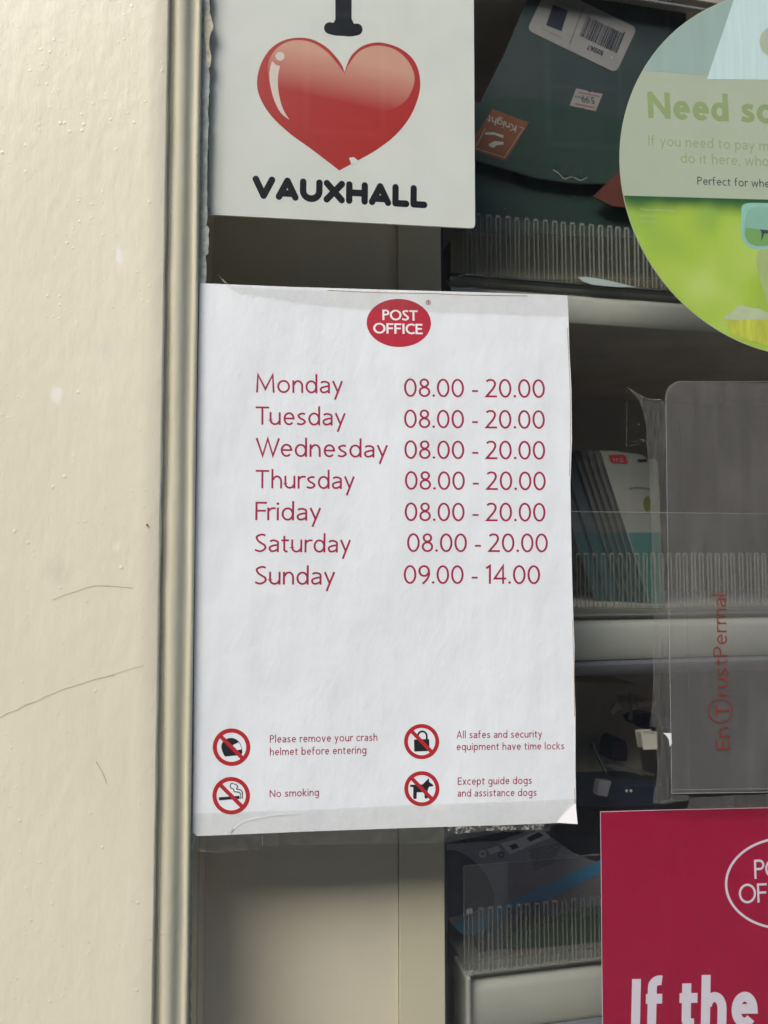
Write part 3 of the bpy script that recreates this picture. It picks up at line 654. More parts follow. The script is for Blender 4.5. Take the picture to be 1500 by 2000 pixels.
shape('letter', ribbon(K1([(779,-560),(779,150)]), 85/2.6786) + ribbon(K1(spl([(708,147),(740,155),(779,157),(815,160),(848,154)], 3)), 62/2.6786, True) + ribbon(K1([(708,-575),(848,-575)]), 62/2.6786, True)
      + [K1([(722,128),(737,100),(822,100),(838,132)])], PI, M['signblack'], hs, .00005)
text('lettering', 'VAUXHALL', PI, K1([(303,1038)])[0], K1([(1218,1090)])[0], 125/2.6786, .212, M['signblack'], hs, .00005, rnd=True, track=.035)
# wrinkled tape at its lower left corner
flat('tape', pxpoly(PI, [(398,400),(408,398),(412,418),(421,420),(416,430),(409,431),(405,424),(399,425)], .0008), M['fuzz'], hs)

# ================================================================== round sticker inside the glass
rs = thing('round_sticker', tuple(PI.at(1500, 670)), 'large round pale green sticker with a lime lawn picture and teal sunglasses', 'sticker')
a, b, c = [PI.at(*p) for p in ((1210, 312), (1383, 16), (1393, 640))]
ax_, ay, bx_, by, cx_, cy_ = a.x, a.z, b.x, b.z, c.x, c.z
dd = 2*(ax_*(by-cy_)+bx_*(cy_-ay)+cx_*(ay-by))
ux_ = ((ax_**2+ay**2)*(by-cy_)+(bx_**2+by**2)*(cy_-ay)+(cx_**2+cy_**2)*(ay-by))/dd
uz_ = ((ax_**2+ay**2)*(cx_-bx_)+(bx_**2+by**2)*(ax_-cx_)+(cx_**2+cy_**2)*(bx_-ax_))/dd
rad = math.hypot(ax_-ux_, ay-uz_)
M['stk_base'] = paper_mat('sticker pale stock', (.62,.68,.54), wave=.0003, fibre=.00002, rough=.35, trans=.2)
M['stk_top'] = principled('sticker grey blue print', (.38,.50,.47), .35, noise=.06, nscale=30, stretch=(4,1,.5))
M['stk_wedge'] = principled('sticker ice blue print', (.68,.85,.86), .35, noise=.08, nscale=60, stretch=(6,1,.4))
M['stk_green'] = principled('olive green ink', (.33,.42,.19), .4)
M['stk_light'] = principled('sage ink', (.40,.49,.26), .4)
M['stk_dark'] = principled('slate ink', (.06,.075,.10), .4)
M['stk_teal'] = principled('teal ink', (.34,.62,.53), .4, noise=.1, nscale=60)
M['stk_teal2'] = principled('pale teal ink', (.42,.62,.45), .4)
M['stk_lens'] = principled('lens ink', (.30,.55,.45), .4, noise=.15, nscale=40)
M['stk_lensg'] = principled('lens reflection ink', (.22,.42,.14), .4)
M['stk_cream'] = principled('cream ink', (.55,.62,.40), .4, noise=.1, nscale=90)
M['stk_yellow'] = principled('yellow ink', (.62,.64,.09), .4, noise=.25, nscale=110, stretch=(2,1,.4))
M['stk_skin'] = principled('pale lime ink', (.45,.56,.23), .4, noise=.08, nscale=30)
M['stk_faint'] = principled('faint white ink', (.48,.62,.30), .4)
def lawn_mat():
    m, n = mat('blurred lawn print'); L = n.links
    b = N(n, 'ShaderNodeBsdfPrincipled'); o = N(n, 'ShaderNodeOutputMaterial'); L.new(b.outputs[0], o.inputs[0]); b.inputs['Roughness'].default_value = .35
    g = N(n, 'ShaderNodeNewGeometry'); t = N(n, 'ShaderNodeTexNoise', _Scale=22.0, _Detail=1.5); L.new(g.outputs['Position'], t.inputs['Vector'])
    cr_ = N(n, 'ShaderNodeValToRGB'); L.new(t.outputs[0], cr_.inputs[0])
    cr_.color_ramp.elements[0].position = .32; cr_.color_ramp.elements[0].color = (.33,.52,.09,1)
    cr_.color_ramp.elements[1].position = .68; cr_.color_ramp.elements[1].color = (.55,.70,.17,1)
    e = cr_.color_ramp.elements.new(.5); e.color = (.44,.62,.08,1)
    s = N(n, 'ShaderNodeSeparateXYZ'); L.new(g.outputs['Position'], s.inputs[0])
    # printed dark hedge along the top of the lawn picture
    t2 = N(n, 'ShaderNodeTexNoise', _Scale=45.0, _Detail=1.0); L.new(g.outputs['Position'], t2.inputs['Vector'])
    q = N(n, 'ShaderNodeMath', operation='MULTIPLY_ADD'); q.inputs[1].default_value = .012; L.new(t2.outputs[0], q.inputs[0]); L.new(s.outputs['Z'], q.inputs[2])
    q2 = N(n, 'ShaderNodeMath', operation='MULTIPLY_ADD'); q2.inputs[1].default_value = .035; L.new(s.outputs['X'], q2.inputs[0]); L.new(q.outputs[0], q2.inputs[2])
    za = PI.at(1240, 383); zz = za.z + .035*za.x
    r = N(n, 'ShaderNodeMapRange'); r.interpolation_type = 'SMOOTHSTEP'; r.inputs[1].default_value = zz-.004; r.inputs[2].default_value = zz+.0085; L.new(q2.outputs[0], r.inputs[0])
    mx = N(n, 'ShaderNodeMix', data_type='RGBA'); mx.inputs[7].default_value = (.03,.12,.04,1); L.new(cr_.outputs[0], mx.inputs[6]); L.new(r.outputs[0], mx.inputs[0]); L.new(mx.outputs[2], b.inputs['Base Color'])
    return m
M['lawn'] = lawn_mat()
circ = [(ux_+rad*math.cos(R_(t)), uz_+rad*math.sin(R_(t))) for t in range(0, 360, 3)]
slab('disc', [Vector((p[0], .0062, p[1])) for p in circ], Vector((0, .0003, 0)), M['stk_base'], rs)
def clipped(name, keep, m, off, inset=.0004):
    """part of the disc on one side of a line (through two pixels)"""
    (p, q), side = keep; P_, Q_ = PI.at(*p), PI.at(*q); d = Vector((Q_.x-P_.x, Q_.z-P_.z)); nn = Vector((-d.y, d.x))*side
    r_ = rad-inset; c2 = [(ux_+r_*math.cos(R_(t/2)), uz_+r_*math.sin(R_(t/2))) for t in range(0, 720, 3)]
    f = lambda v: (v[0]-P_.x)*nn.x+(v[1]-P_.z)*nn.y
    o = []
    for i in range(len(c2)):
        a_, b_ = c2[i], c2[(i+1) % len(c2)]; fa, fb = f(a_), f(b_)
        if fa >= 0: o.append(a_)
        if fa*fb < 0: t = fa/(fa-fb); o.append((a_[0]+(b_[0]-a_[0])*t, a_[1]+(b_[1]-a_[1])*t))
    return flat(name, [Vector((v[0], .0062-off, v[1])) for v in o], m, rs)
clipped('grey_band', (((1262,138),(1500,156)), 1), M['stk_top'], .00004)
clipped('lawn_picture', (((1217,382),(1500,390)), -1), M['lawn'], .00004)
shape('pale_wedge', [[(1380.5,155),(1500,156),(1720,158),(1720,-60),(1600,-60),(1500,-20),(1433,0)]], PI, M['stk_wedge'], rs, .00008)  # ice blue wedge laid over the upper right of the disc
shape('badge', [ell(1512, 82, 29, 30, 30)], PI, M['stk_base'], rs, .00012)
text('lettering', 'Need', PI, (1266.2,230.4), (1423.5,237.0), 51, .138, M['stk_green'], rs, track=.055)
text('lettering', 'so', PI, (1448,238.4), (1515,241.5), 51, .138, M['stk_green'], rs, track=.055)
text('lettering', 'If you need to pay m', PI, (1266,283.7), (1501,294.5), 19.2, .088, M['stk_light'], rs, track=.09)
text('lettering', 'do it here, who', PI, (1329.5,318), (1502,324.5), 19.2, .088, M['stk_light'], rs, track=.09)
text('lettering', 'Perfect for whe', PI, (1362,360.6), (1503,366), 15.2, .085, M['stk_dark'], rs, track=.09)
text('lettering', '*Some conditions apply', PI, (1250,411), (1320,413.5), 4.6, .08, M['stk_faint'], rs, .0001)
text('lettering', 'MAY 2018', PI, (1250,423.5), (1280,424.5), 4.6, .08, M['stk_faint'], rs, .0001)
text('lettering', 'EXP 2018', PI, (1250,434.5), (1283,435.5), 4.6, .08, M['stk_faint'], rs, .0001)
Kg = lambda p: crop(p, 5, 1200, 360)
sg = shape('sunglasses_picture', [Kg(spl([(1245,215),(1300,185),(1420,182),(1560,188),(1700,205),(1740,300),(1715,480),(1620,600),(1500,632),(1400,636),(1310,612),(1250,540),(1232,430),(1240,300)], 5, True))], PI, M['stk_teal'], rs, .0001)
shape('lens', [Kg(spl([(1290,290),(1340,232),(1440,218),(1560,220),(1660,240),(1690,320),(1670,470),(1590,575),(1480,605),(1380,606),(1300,570),(1268,480),(1272,380)], 5, True))], PI, M['stk_lens'], sg, .00014)
shape('lens', [Kg([(1282,425),(1400,440),(1520,462),(1600,500),(1590,572),(1480,600),(1385,602),(1305,568),(1270,490)])], PI, M['stk_lensg'], sg, .00018)
shape('lens', [Kg([(1420,440),(1540,455),(1530,480),(1460,482),(1445,530),(1430,560),(1436,480)])], PI, M['stk_dark'], sg, .00022)
shape('drink_picture', [Kg(spl([(1080,1300),(1095,1265),(1160,1240),(1200,1190),(1260,1185),(1330,1205),(1420,1215),(1490,1250),(1600,1230),(1640,1320),(1620,1420),(1560,1440),(1100,1330)], 4, True))], PI, M['stk_cream'], rs, .00012)
shape('drink_picture', [Kg([(1095,1318),(1180,1330),(1300,1320),(1600,1330),(1580,1600),(1500,1580),(1300,1520),(1135,1452)])], PI, M['stk_yellow'], rs, .00016)
shape('pale_blur', [Kg(spl([(1420,640),(1385,720),(1395,830),(1430,950),(1470,1080),(1500,1180),(1560,1240),(1700,1200),(1720,700),(1560,630)], 4, True))], PI, M['stk_skin'], rs, .00008)

# ================================================================== crimson poster inside the glass
rp = thing('crimson_poster', tuple(PI.at(1400, 1990)), 'crimson poster with an oval ring and big lilac white lettering, lower right behind the glass', 'poster')
za = PI.at(1172, 1585); xr = za.x+.297
slab('sheet', [Vector((za.x, .0062, za.z)), Vector((xr, .0062, za.z-.0025)), Vector((xr-.004, .0062, za.z-.36)), Vector((PI.at(1177, 2000).x, .0062, za.z-.36))], Vector((0, .0004, 0)), M['redposter'], rp)
shape('sheet_edge', ribbon([(1172.4,1585.6),(1300,1581.8),(1502,1577.5)], 1.1)+ribbon([(1172.6,1585.6),(1174,1700),(1176.5,2010)], 1.0), PI, M['posterwhite'], rp, .00005)
shape('oval_ring', ribbon(ell(1532, 1725, 114, 88, 80, -2), 4.6, closed=True), PI, M['posterwhite'], rp, .00005)
text('lettering', 'PO', PI, (1473.5,1716.5), 1.0, 34.5, .085, M['posterwhite'], rp, track=.03)
text('lettering', 'OF', PI, (1443.5,1764.5), 1.0, 34.5, .085, M['posterwhite'], rp, track=.05)
text('lettering', 'If', PI, (1231,2009), (1294.5,2008), 90, .142, M['posterwhite'], rp, track=.075)
text('lettering', 'the', PI, (1326,2007.5), (1479,2005), 90, .142, M['posterwhite'], rp, track=.06)

# ================================================================== plastic sleeve, taped outside
PS = Plane(-.0008)
sl = thing('plastic_sleeve', tuple(PS.at(1400, 1550)), 'clear plastic sleeve with sideways rust red lettering, stuck on the glass with grimy tape', 'plastic sleeve')
so = [(1300,790),(1301,774),(1307,760),(1318,749),(1332,744.5),(1500,745),(1530,745)]
xs = PS.at(1300, 800).x; zt_ = PS.at(1332, 744.5).z; zb_ = PS.at(1312, 1550).z
r_ = .0095; o2 = [(xs+r_-r_*math.cos(R_(t)), zt_-r_+r_*math.sin(R_(t))) for t in range(0, 91, 10)]
o2 = [(PS.at(1312, 1550).x, zb_)] + o2 + [(xs+.225, zt_), (xs+.2285, zb_)]
slab('sheet', [Vector((a, -.0008, b)) for a, b in o2], Vector((0, .0006, 0)), M['sleeve'], sl)
shape('welded_edge', ribbon([(1300.5,792),(1303,1000),(1308,1300),(1312,1549)], 1.1)+ribbon(spl([(1300.5,792),(1301.5,774),(1307,760),(1318,749.5),(1332,745.4),(1400,745.4)], 3)+[(1502,745.8)], .8), PS, M['sleeveedge'], sl, .0002)
shape('welded_edge', ribbon([(1312,1549.5),(1400,1548),(1505,1546.5)], 1.8)+ribbon([(1313,1542.5),(1400,1541),(1505,1539.5)], .8), PS, M['sleeveedge'], sl, .0003)
shape('fold_line', ribbon([(1324,815),(1333,900),(1336,1040),(1342,1200),(1346,1400),(1346,1545)], .9), PS, M['oldtape'], sl, .0003)
text('lettering', 'En', PS, (1425.6,1462.5), (1422.6,1419), 27, .066, M['rust'], sl, .00035, track=.10)
text('lettering', 'rustPermal', PS, (1421.5,1358), (1417,1160), 27, .066, M['rust'], sl, .00035, track=.10)
shape('ringed_emblem', ribbon(ell(1406.5, 1387.5, 23, 23, 40), 1.9, closed=True), PS, M['rust'], sl, .00035)
text('lettering', 'T', PS, (1424,1397.5), (1423.5,1377), 26, .085, M['rust'], sl, .00035)
PT = Plane(-.0002)
flat('old_tape', pxpoly(PT, [(1224,756),(1240,765),(1262,777),(1285,782),(1300,783),(1301,900),(1303,1100),(1306,1250),(1310,1420),(1312,1552),(1345,1553),(1348,1563),(1325,1565),(1300,1571),(1275,1569),(1276,1555),(1284,1512),(1283,1475),(1280,1420),(1268,1419),(1273,1380),(1276,1330),(1275,1250),(1277,1180),(1274,1080),(1270,1000),(1267,900),(1263,870),(1262,830),(1254,800),(1247,780)]), M['oldtape'], sl)
creases('tape_crease', ribbon(spl([(1224,757),(1232,762),(1246,771),(1262,779),(1285,781),(1298,781)], 3), 1.3)+ribbon([(1248,858),(1256,860)], 2.2)+ribbon([(1223,760),(1222.5,873),(1245,868)], .5)+ribbon([(1223,863),(1262,862)], .4), PT, M['fuzz'], sl, .0009)
creases('tape_crease', ribbon(spl([(1276,1562),(1290,1566),(1310,1561),(1335,1565)], 3), 1.2)+ribbon([(1284,1420),(1310,1421)], .8)+ribbon([(1298,1395),(1301,1420)], .9), PT, M['fuzz'], sl, .0009)
flat('torn_paper_scrap', pxpoly(PT, [(1294,1431),(1310,1431),(1311,1452),(1307,1458),(1305,1444),(1300,1436)], .0008), M['paper'], sl)
flat('dark_tape', pxpoly(PG, wob([(1347,1557),(1500,1550),(1505,1577),(1340,1582)], 6, 1.2), .0004), M['oldtape'], sl)

# ================================================================== inside: cream cabinet side
cb = thing('cream_cabinet_side', (.05, .08, GZ0), 'tall cream painted cabinet upright standing just behind the glass, left of the shelves', 'cabinet')
YC = .052; PC = Plane(YC); xs1, xe1 = PC.at(779, 1800).x, PC.at(869, 1800).x
box('side_board', (-.09, YC+.003, GZ0), (xs1, YC+.030, GZ1), M['cabinet'], cb)
box('front_edge', (xs1+.0003, YC, GZ0), (xe1, YC+.34, GZ1), M['cabedge'], cb, bevel=.0006)
box('navy_lining', (xe1+.0003, YC+.004, GZ0), (xe1+.0022, YC+.33, GZ1), M['navy'], cb)

# ================================================================== inside: shelf unit, turned 6 degrees
TH = 6.0
o0 = Plane(.072).at(871, 1090)
PF = Plane(.072, TH, o0.x)                     # front plane of the shelves
U, NB, ZZ = PF.u, -PF.nv, Vector((0,0,1))
AX = (Vector((o0.x, .072, 0)), U, NB, ZZ)      # local axes: along, back, up
def uu(px, py, b=0): p = PF.at(px, py, -b); return (p-AX[0]).dot(U)
def zz(px, py, b=0): return PF.at(px, py, -b).z
def L3(u, b, z): return AX[0]+U*u+NB*b+ZZ*z
su = thing('shelf_unit', tuple(L3(.2, .15, GZ0)), 'pale shelving unit of three price rails with clear ribbed risers, behind the glass', 'shelves')
ULEN = .75
box('back_panel', (.0, .26, GZ0), (ULEN, .27, GZ1), M['backp'], su, AX)
def shelf(z, zlip, hface, htrim, u0=.004, deck='deck'):
    """deck board, enamelled price rail with a lip, grey strip under it"""
    d = box('shelf_board', (u0, .012, z-.018), (ULEN, .258, z), M[deck], su, AX)
    p = [(0,0),(.0,-.003),(.004,-.0045),(.004,-.006),(-.001,-.0085),(-.003,-.012),(-.003,-hface+.003),(-.0015,-hface),(.010,-hface),(.010,0)]
    extrude('price_rail', [NB*a+ZZ*(zlip+b) for a, b in p], AX[0]+U*u0, AX[0]+U*ULEN, M['rail'], su, smooth=True)
    t = [(-.001,-hface-.0006),(-.004,-hface-.003),(-.004,-hface-htrim*.6),(-.001,-hface-htrim),(.009,-hface-htrim),(.009,-hface-.0006)]
    if htrim: extrude('grey_strip', [NB*a+ZZ*(zlip+b) for a, b in t], AX[0]+U*u0, AX[0]+U*ULEN, M['railgrey'], su, smooth=True)
_rib = {}
def riser(u0, z0, z1, zplate, pitch, n, b=-.004, left=True):
    """clear riser: plate behind a row of hollow ribs"""
    o = box('clear_riser', (u0, b+.0035, z0), (u0+pitch*n, b+.0045, zplate), M['clear'], su, AX)
    if zplate > z1:                                      # bright sawn edge on top of the plate
        box('plate_edge', (u0, b+.0033, zplate), (u0+pitch*n, b+.0047, zplate+.0006), M['sleeveedge'], o, AX)
        box('plate_edge', (u0-.0006, b+.0033, z0), (u0, b+.0047, zplate), M['sleeveedge'], o, AX)
    box('plate_edge', (u0, b+.0002, z0-.0006), (u0+pitch*n, b+.0020, z0), M['rib'], o, AX)
    h = z1-z0; wr = pitch*.48
    key = (round(h, 5), round(pitch, 5))
    if key not in _rib:
        vs_, fs = [], []
        def bx(x0, x1, y0, y1, za_, zb__):
            k = len(vs_)
            for x in (x0, x1):
                for y in (y0, y1):
                    for z in (za_, zb__): vs_.append(tuple(U*x+NB*y+ZZ*z))
            for f in [(0,1,3,2),(4,6,7,5),(0,4,5,1),(2,3,7,6),(0,2,6,4),(1,5,7,3)]: fs.append(tuple(q+k for q in f))
        bx(0, .0004, 0, .0014, 0, h-.0012); bx(wr-.0004, wr, 0, .0014, 0, h-.0012); bx(.0001, wr-.0001, .0002, .0012, h-.0012, h)
        me = bpy.data.meshes.new('rib'); me.from_pydata(vs_, [], fs); me.materials.append(M['rib']); _rib[key] = me
    for i in range(n):
        r = bpy.data.objects.new('rib', _rib[key]); col.objects.link(r); r.parent = o
        r.location = L3(u0+pitch*(i+.25)+random.uniform(-.00018,.00018), b+random.uniform(-.0002,.0002), z0) - world_loc(o)
        r.rotation_euler = (R_(random.uniform(-.3,.3)), R_(random.uniform(-.45,.45)), R_(random.uniform(-5,5)))
    return o
# top shelf
zt1 = zz(924, 546); shelf(zt1-.001, zz(1116, 556), (zz(1116, 556)-zz(1116, 632)), 0)
riser(uu(905, 500), zz(930, 541), zz(945, 423), zz(945, 423)-.0002, .0068, 36)
box('dark_skirt', (.004, -.0035, zz(1116, 554)), (ULEN, .009, zz(930, 542)), M['navy'], su, AX)
ztt = zz(1250, -14); box('shelf_board', (.004, -.002, ztt), (ULEN, .258, ztt+.016), M['deck'], su, AX)
box('plate_edge', (uu(1235, 0), -.0035, zz(1255, 4)-.0008), (ULEN, -.0025, zz(1255, 4)), M['sleeveedge'], su, AX)
# middle shelf
shelf(zz(1150, 1192), zz(1150, 1194), (zz(1150, 1194)-zz(1150, 1289)), (zz(1150, 1289)-zz(1150, 1319)))
riser(uu(875, 1150), zz(1150, 1186), zz(1150, 1080), zz(1200, 1001), .0062, 40)
# bottom shelf
zb3 = zz(960, 1893)
shelf(zb3, zb3, (zz(960, 1893)-zz(960, 2010)), .008, uu(915, 1900))
riser(uu(907, 1800), zb3+.0008, zz(907, 1771), zz(912, 1692), .0064, 34)
ue = uu(915, 1950)
box('rail_end_cap', (ue-.004, -.008, zb3-.09), (ue-.0004, .02, zb3+.001), M['rail'], su, AX, bevel=.0015)

for q in (1768, 1888):
    c0 = Vector((uu(911, q), 0, zz(911, q)))
    box('riser_clip', (c0.x-.002, -.0062, c0.z-.0028), (c0.x+.0022, -.0042, c0.z), M['sleeveedge'], su, AX, bevel=.0004)
# ------------------------------------------------------------------ goods on the top shelf
def frame(pl): return pl
PK = Plane(.080+.004, TH, o0.x)
M['pk_slate'] = principled('slate card', (.030,.042,.040), .5, noise=.1, nscale=25)
M['pk_green'] = principled('dark green print', (.018,.040,.028), .5, noise=.1, nscale=25)
M['pk_white'] = principled('label stock', (.25,.235,.22), .5, noise=.05, nscale=40)
M['pk_black'] = principled('label black', (.012,.013,.022), .5)
M['pk_orange'] = principled('burnt orange print', (.19,.06,.018), .5, noise=.1, nscale=90)
M['pk_line'] = principled('pale print', (.42,.42,.38), .5)
M['pk_red'] = principled('red print', (.36,.03,.03), .5)
M['pk_blue'] = principled('sky blue print', (.04,.36,.64), .4)
M['pk_grey'] = principled('grey card', (.30,.29,.31), .45, noise=.06, nscale=30)
M['pk_hole'] = principled('deep green print', (.012,.034,.026), .6)
M['pk_white2'] = principled('white card stock', (.26,.26,.235), .5, noise=.05, nscale=40)
M['pk_teal'] = principled('teal print', (.045,.15,.145), .5)
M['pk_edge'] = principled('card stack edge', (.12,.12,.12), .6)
M['pk_olive'] = principled('olive print', (.13,.13,.04), .5)
M['tinblack'] = principled('black moulded plastic', (.012,.012,.018), .25)
M['steel'] = principled('dull steel rod', (.16,.155,.14), .5, metal=.3)
M['carton'] = principled('brown carton', (.40,.35,.25), .7, noise=.15, nscale=25)
M['whitebox'] = principled('cream carton', (.82,.78,.64), .5)
gp = thing('product_packet', tuple(PK.at(1090, 360)), 'slate and green packet hung upside down, with a barcode label and price sticker', 'packet')
slab('card', pxpoly(PK, [(1070,-90),(1340,-90),(1340,360),(1240,360),(1120,358),(1048,348),(925,312),(905,300),(905,265),(935,205),(985,105),(1027,5)]), NB*.0015, M['pk_slate'], gp)
slab('hanging_tab', pxpoly(Plane(PK.y0+.006, TH, o0.x), [(900,220),(1100,190),(1340,200),(1340,470),(900,450)]), NB*.001, M['pk_hole'], gp)
shape('green_panel', [[(925,203),(985,188),(1060,196),(1140,215),(1240,235),(1338,250),(1338,358),(1240,358),(1120,356),(1050,346),(925,310)]], PK, M['pk_green'], gp, .00015)
B = [(1029,59),(1203,143),(1243.5,55),(1070,-29)]
def quadmap(s, t): # along the label's lower and side edges
    return (B[0][0]+(B[1][0]-B[0][0])*s+(B[3][0]-B[0][0])*t, B[0][1]+(B[1][1]-B[0][1])*s+(B[3][1]-B[0][1])*t)
lab = shape('barcode_label', [[quadmap(x/193, y/97) for x, y in rnd_rect(193, 97, 11)]], PK, M['pk_white'], gp, .0003)
Kb = lambda p: crop(p, 4.545, 930, 0)
shape('label_print', [Kb([(680,45),(812,100),(755,280),(620,225)])]+ribbon(Kb([(950,68),(828,395)]), 1.0), PK, M['pk_black'], lab, .00045)
bars = []; s = 0.0; rb = random.Random(3)
while s < .97:
    wbar = rb.choice([.010, .012, .02, .03]); a0 = (1131.3+(1206-1131.3)*s, 70.4+(105.6-70.4)*s); a1 = (1131.3+(1206-1131.3)*(s+wbar), 70.4+(105.6-70.4)*(s+wbar))
    d = (15.4, -37.4) if .05 < s < .93 else (16.5, -41); bars.append([a0, a1, (a1[0]+d[0], a1[1]+d[1]), (a0[0]+d[0], a0[1]+d[1])]); s += wbar+rb.choice([.010, .014, .022])
shape('barcode', bars, PK, M['pk_black'], lab, .00045)
text('lettering', '805067', PK, (1178.5,100.5), (1149,87.5), 9.5, .12, M['pk_black'], lab, .00045, track=.06)
for (a, b_, n_) in (((1078,-2),(1128,20),9), ((1060,57),(1098,76),8)):
    shape('label_print', [r for i in range(n_) for r in ribbon([(a[0]+(b_[0]-a[0])*(i+.1)/n_, a[1]+(b_[1]-a[1])*(i+.1)/n_), (a[0]+(b_[0]-a[0])*(i+.75)/n_, a[1]+(b_[1]-a[1])*(i+.75)/n_)], 1.6)], PK, M['pk_edge'], lab, .00045)
ps = shape('price_sticker', [Kb([(888,785),(985,806),(1002,822),(1030,815),(1040,822),(1122,835),(1060,990),(965,970),(948,958),(935,962),(828,940)])], PK, M['pk_white'], gp, .0003)
shape('price_stripe', ribbon(Kb([(915,822),(1092,858)]), 1.3)+ribbon(Kb([(875,922),(1050,957)]), 1.3), PK, M['pk_red'], ps, .00045)
text('lettering', '5.99', PK, (1161,191), (1136,187), 12, .085, M['pk_black'], ps, .00045, track=.06)
shape('price_stripe', ribbon(Kb(spl([(932,868),(915,866),(900,860),(885,862),(870,855)], 3)), .8), PK, M['pk_black'], ps, .00045)
Kc = lambda p: crop(p, 5, 930, 200)
kl = shape('orange_label', [Kc([(160,65),(515,200),(285,575),(-60,460),(-60,400)])], PK, M['pk_orange'], gp, .0003)
text('lettering', 'Knight', PK, (1009,246), (953,225.5), 13.5, .075, M['pk_line'], kl, .00045, track=.07)
shape('label_print', ribbon(Kc([(420,240),(460,255),(275,540),(0,455)]), .9)+ribbon(Kc([(90,250),(0,430)]), .9)+[Kc([(80,298),(170,295),(265,325),(262,352),(180,320),(90,318)]), Kc([(120,410),(180,380),(265,390),(265,415),(200,420),(170,445),(130,435)])], PK, M['pk_line'], kl, .00045)
shape('hang_slot_rim', ribbon(Kc(spl([(748,660),(800,690),(860,748),(935,728),(1015,762),(1080,735)], 4)), 1.3), PK, M['pk_line'], gp, .0003)
shape('hang_slot', [Kc(spl([(745,615),(800,600),(870,625),(980,615),(995,650),(1075,695),(1060,740),(1010,745),(930,725),(850,715),(790,665)], 3, True))], PK, M['pk_hole'], gp, .0005)
PK2 = Plane(.078+.004, TH, o0.x)
g2 = thing('product_packet', tuple(PK2.at(1210, 400)), 'packet with a brick red corner leaning below the barcode label, beside the round sticker', 'packet')
slab('card', pxpoly(PK2, [(1158,384),(1209,334),(1330,300),(1345,400),(1250,408),(1195,402)]), NB*.001, principled('brick red card', (.12,.028,.016), .5, noise=.1, nscale=60), g2)
g4 = thing('pale_slip', tuple(PF.at(1190, 550)), 'small pale blue slip lying at the foot of the upper ribbed riser', 'paper slip')
PZ = Plane(.066, TH, o0.x)
slab('slip', pxpoly(PZ, [(1128,541),(1150,541),(1185,547),(1244,561),(1200,560),(1158,556),(1140,550)]), NB*.0005, principled('pale blue paper', (.50,.58,.60), .4), g4)
PZ2 = Plane(.11, TH, o0.x)
g5 = thing('product_packet', tuple(PZ2.at(1000, 520)), 'dark packet lying low behind the upper ribbed riser', 'packet')
slab('card', pxpoly(PZ2, [(880,470),(1100,475),(1330,480),(1330,545),(880,545)]), NB*.02, M['carton'], g5)
# ------------------------------------------------------------------ cards on the middle shelf
nC = 7
for i in range(nC-1, -1, -1):
    pc = Plane(.072+.058+.006*i, TH, o0.x); dx = -13*i if i < 5 else -13*4-26*(i-4)
    if i == 0: lab_, cat_ = 'front white packaging card with a red badge and teal foot, leaning in the middle shelf', 'card'
    else: lab_, cat_ = 'pale packaging card leaning behind the front card with the red badge', 'card'
    cd = thing('packaging_card', tuple(pc.at(1230+dx, 1185)), lab_, cat_, 'packaging cards leaning on the middle shelf')
    if i: cd['label'] = ['', 'packaging card directly behind the front white card', 'third packaging card back in the leaning row', 'fourth packaging card back in the leaning row', 'fifth packaging card back, its red badge a sliver', 'bluish packaging card second from the left end of the leaning row', 'packaging card at the left end of the leaning row, beside the opening hours sheet'][i]
    zc = zz(1150, 1190)
    top = [(1172+dx,880),(1200+dx,881),(1255+dx,888),(1264+dx,897),(1285+dx,899),(1296+dx,1185),(1271+dx,1185)]
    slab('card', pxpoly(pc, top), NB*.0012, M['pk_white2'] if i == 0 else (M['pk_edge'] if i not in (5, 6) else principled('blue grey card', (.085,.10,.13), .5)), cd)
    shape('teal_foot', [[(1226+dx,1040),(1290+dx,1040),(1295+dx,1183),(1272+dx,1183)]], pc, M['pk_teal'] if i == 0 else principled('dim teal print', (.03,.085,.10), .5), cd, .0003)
    if i in (0, 4, 6):
        bd = shape('red_badge', [[(x+dx, y) for x, y in [(1188,888.5),(1215,888),(1222,891),(1226,904),(1222,906),(1198,905),(1192,902)]]], pc, M['pk_red'], cd, .0003)
        if i == 0:
            shape('badge_print', ribbon([(1197,895),(1200,901)],1.2)+ribbon([(1203,895),(1206,901)],1.2)+ribbon([(1209,896),(1216,896.5)],1.2)+ribbon([(1210,901),(1217,901.5)],1.2), pc, M['pk_line'], bd, .0005)
            shape('hang_slot', [[(1243,897),(1263,896),(1264,902),(1247,903)]], pc, M['pk_black'], cd, .0003)
            shape('card_print', ribbon(spl([(1228,955),(1245,952),(1270,956)], 3), 3.0), pc, M['pk_edge'], cd, .0003)
            shape('card_print', [spl([(1258,975),(1264,968),(1270,975),(1271,992),(1268,1001),(1260,998),(1256,985)], 3, True)], pc, M['pk_olive'], cd, .0003)
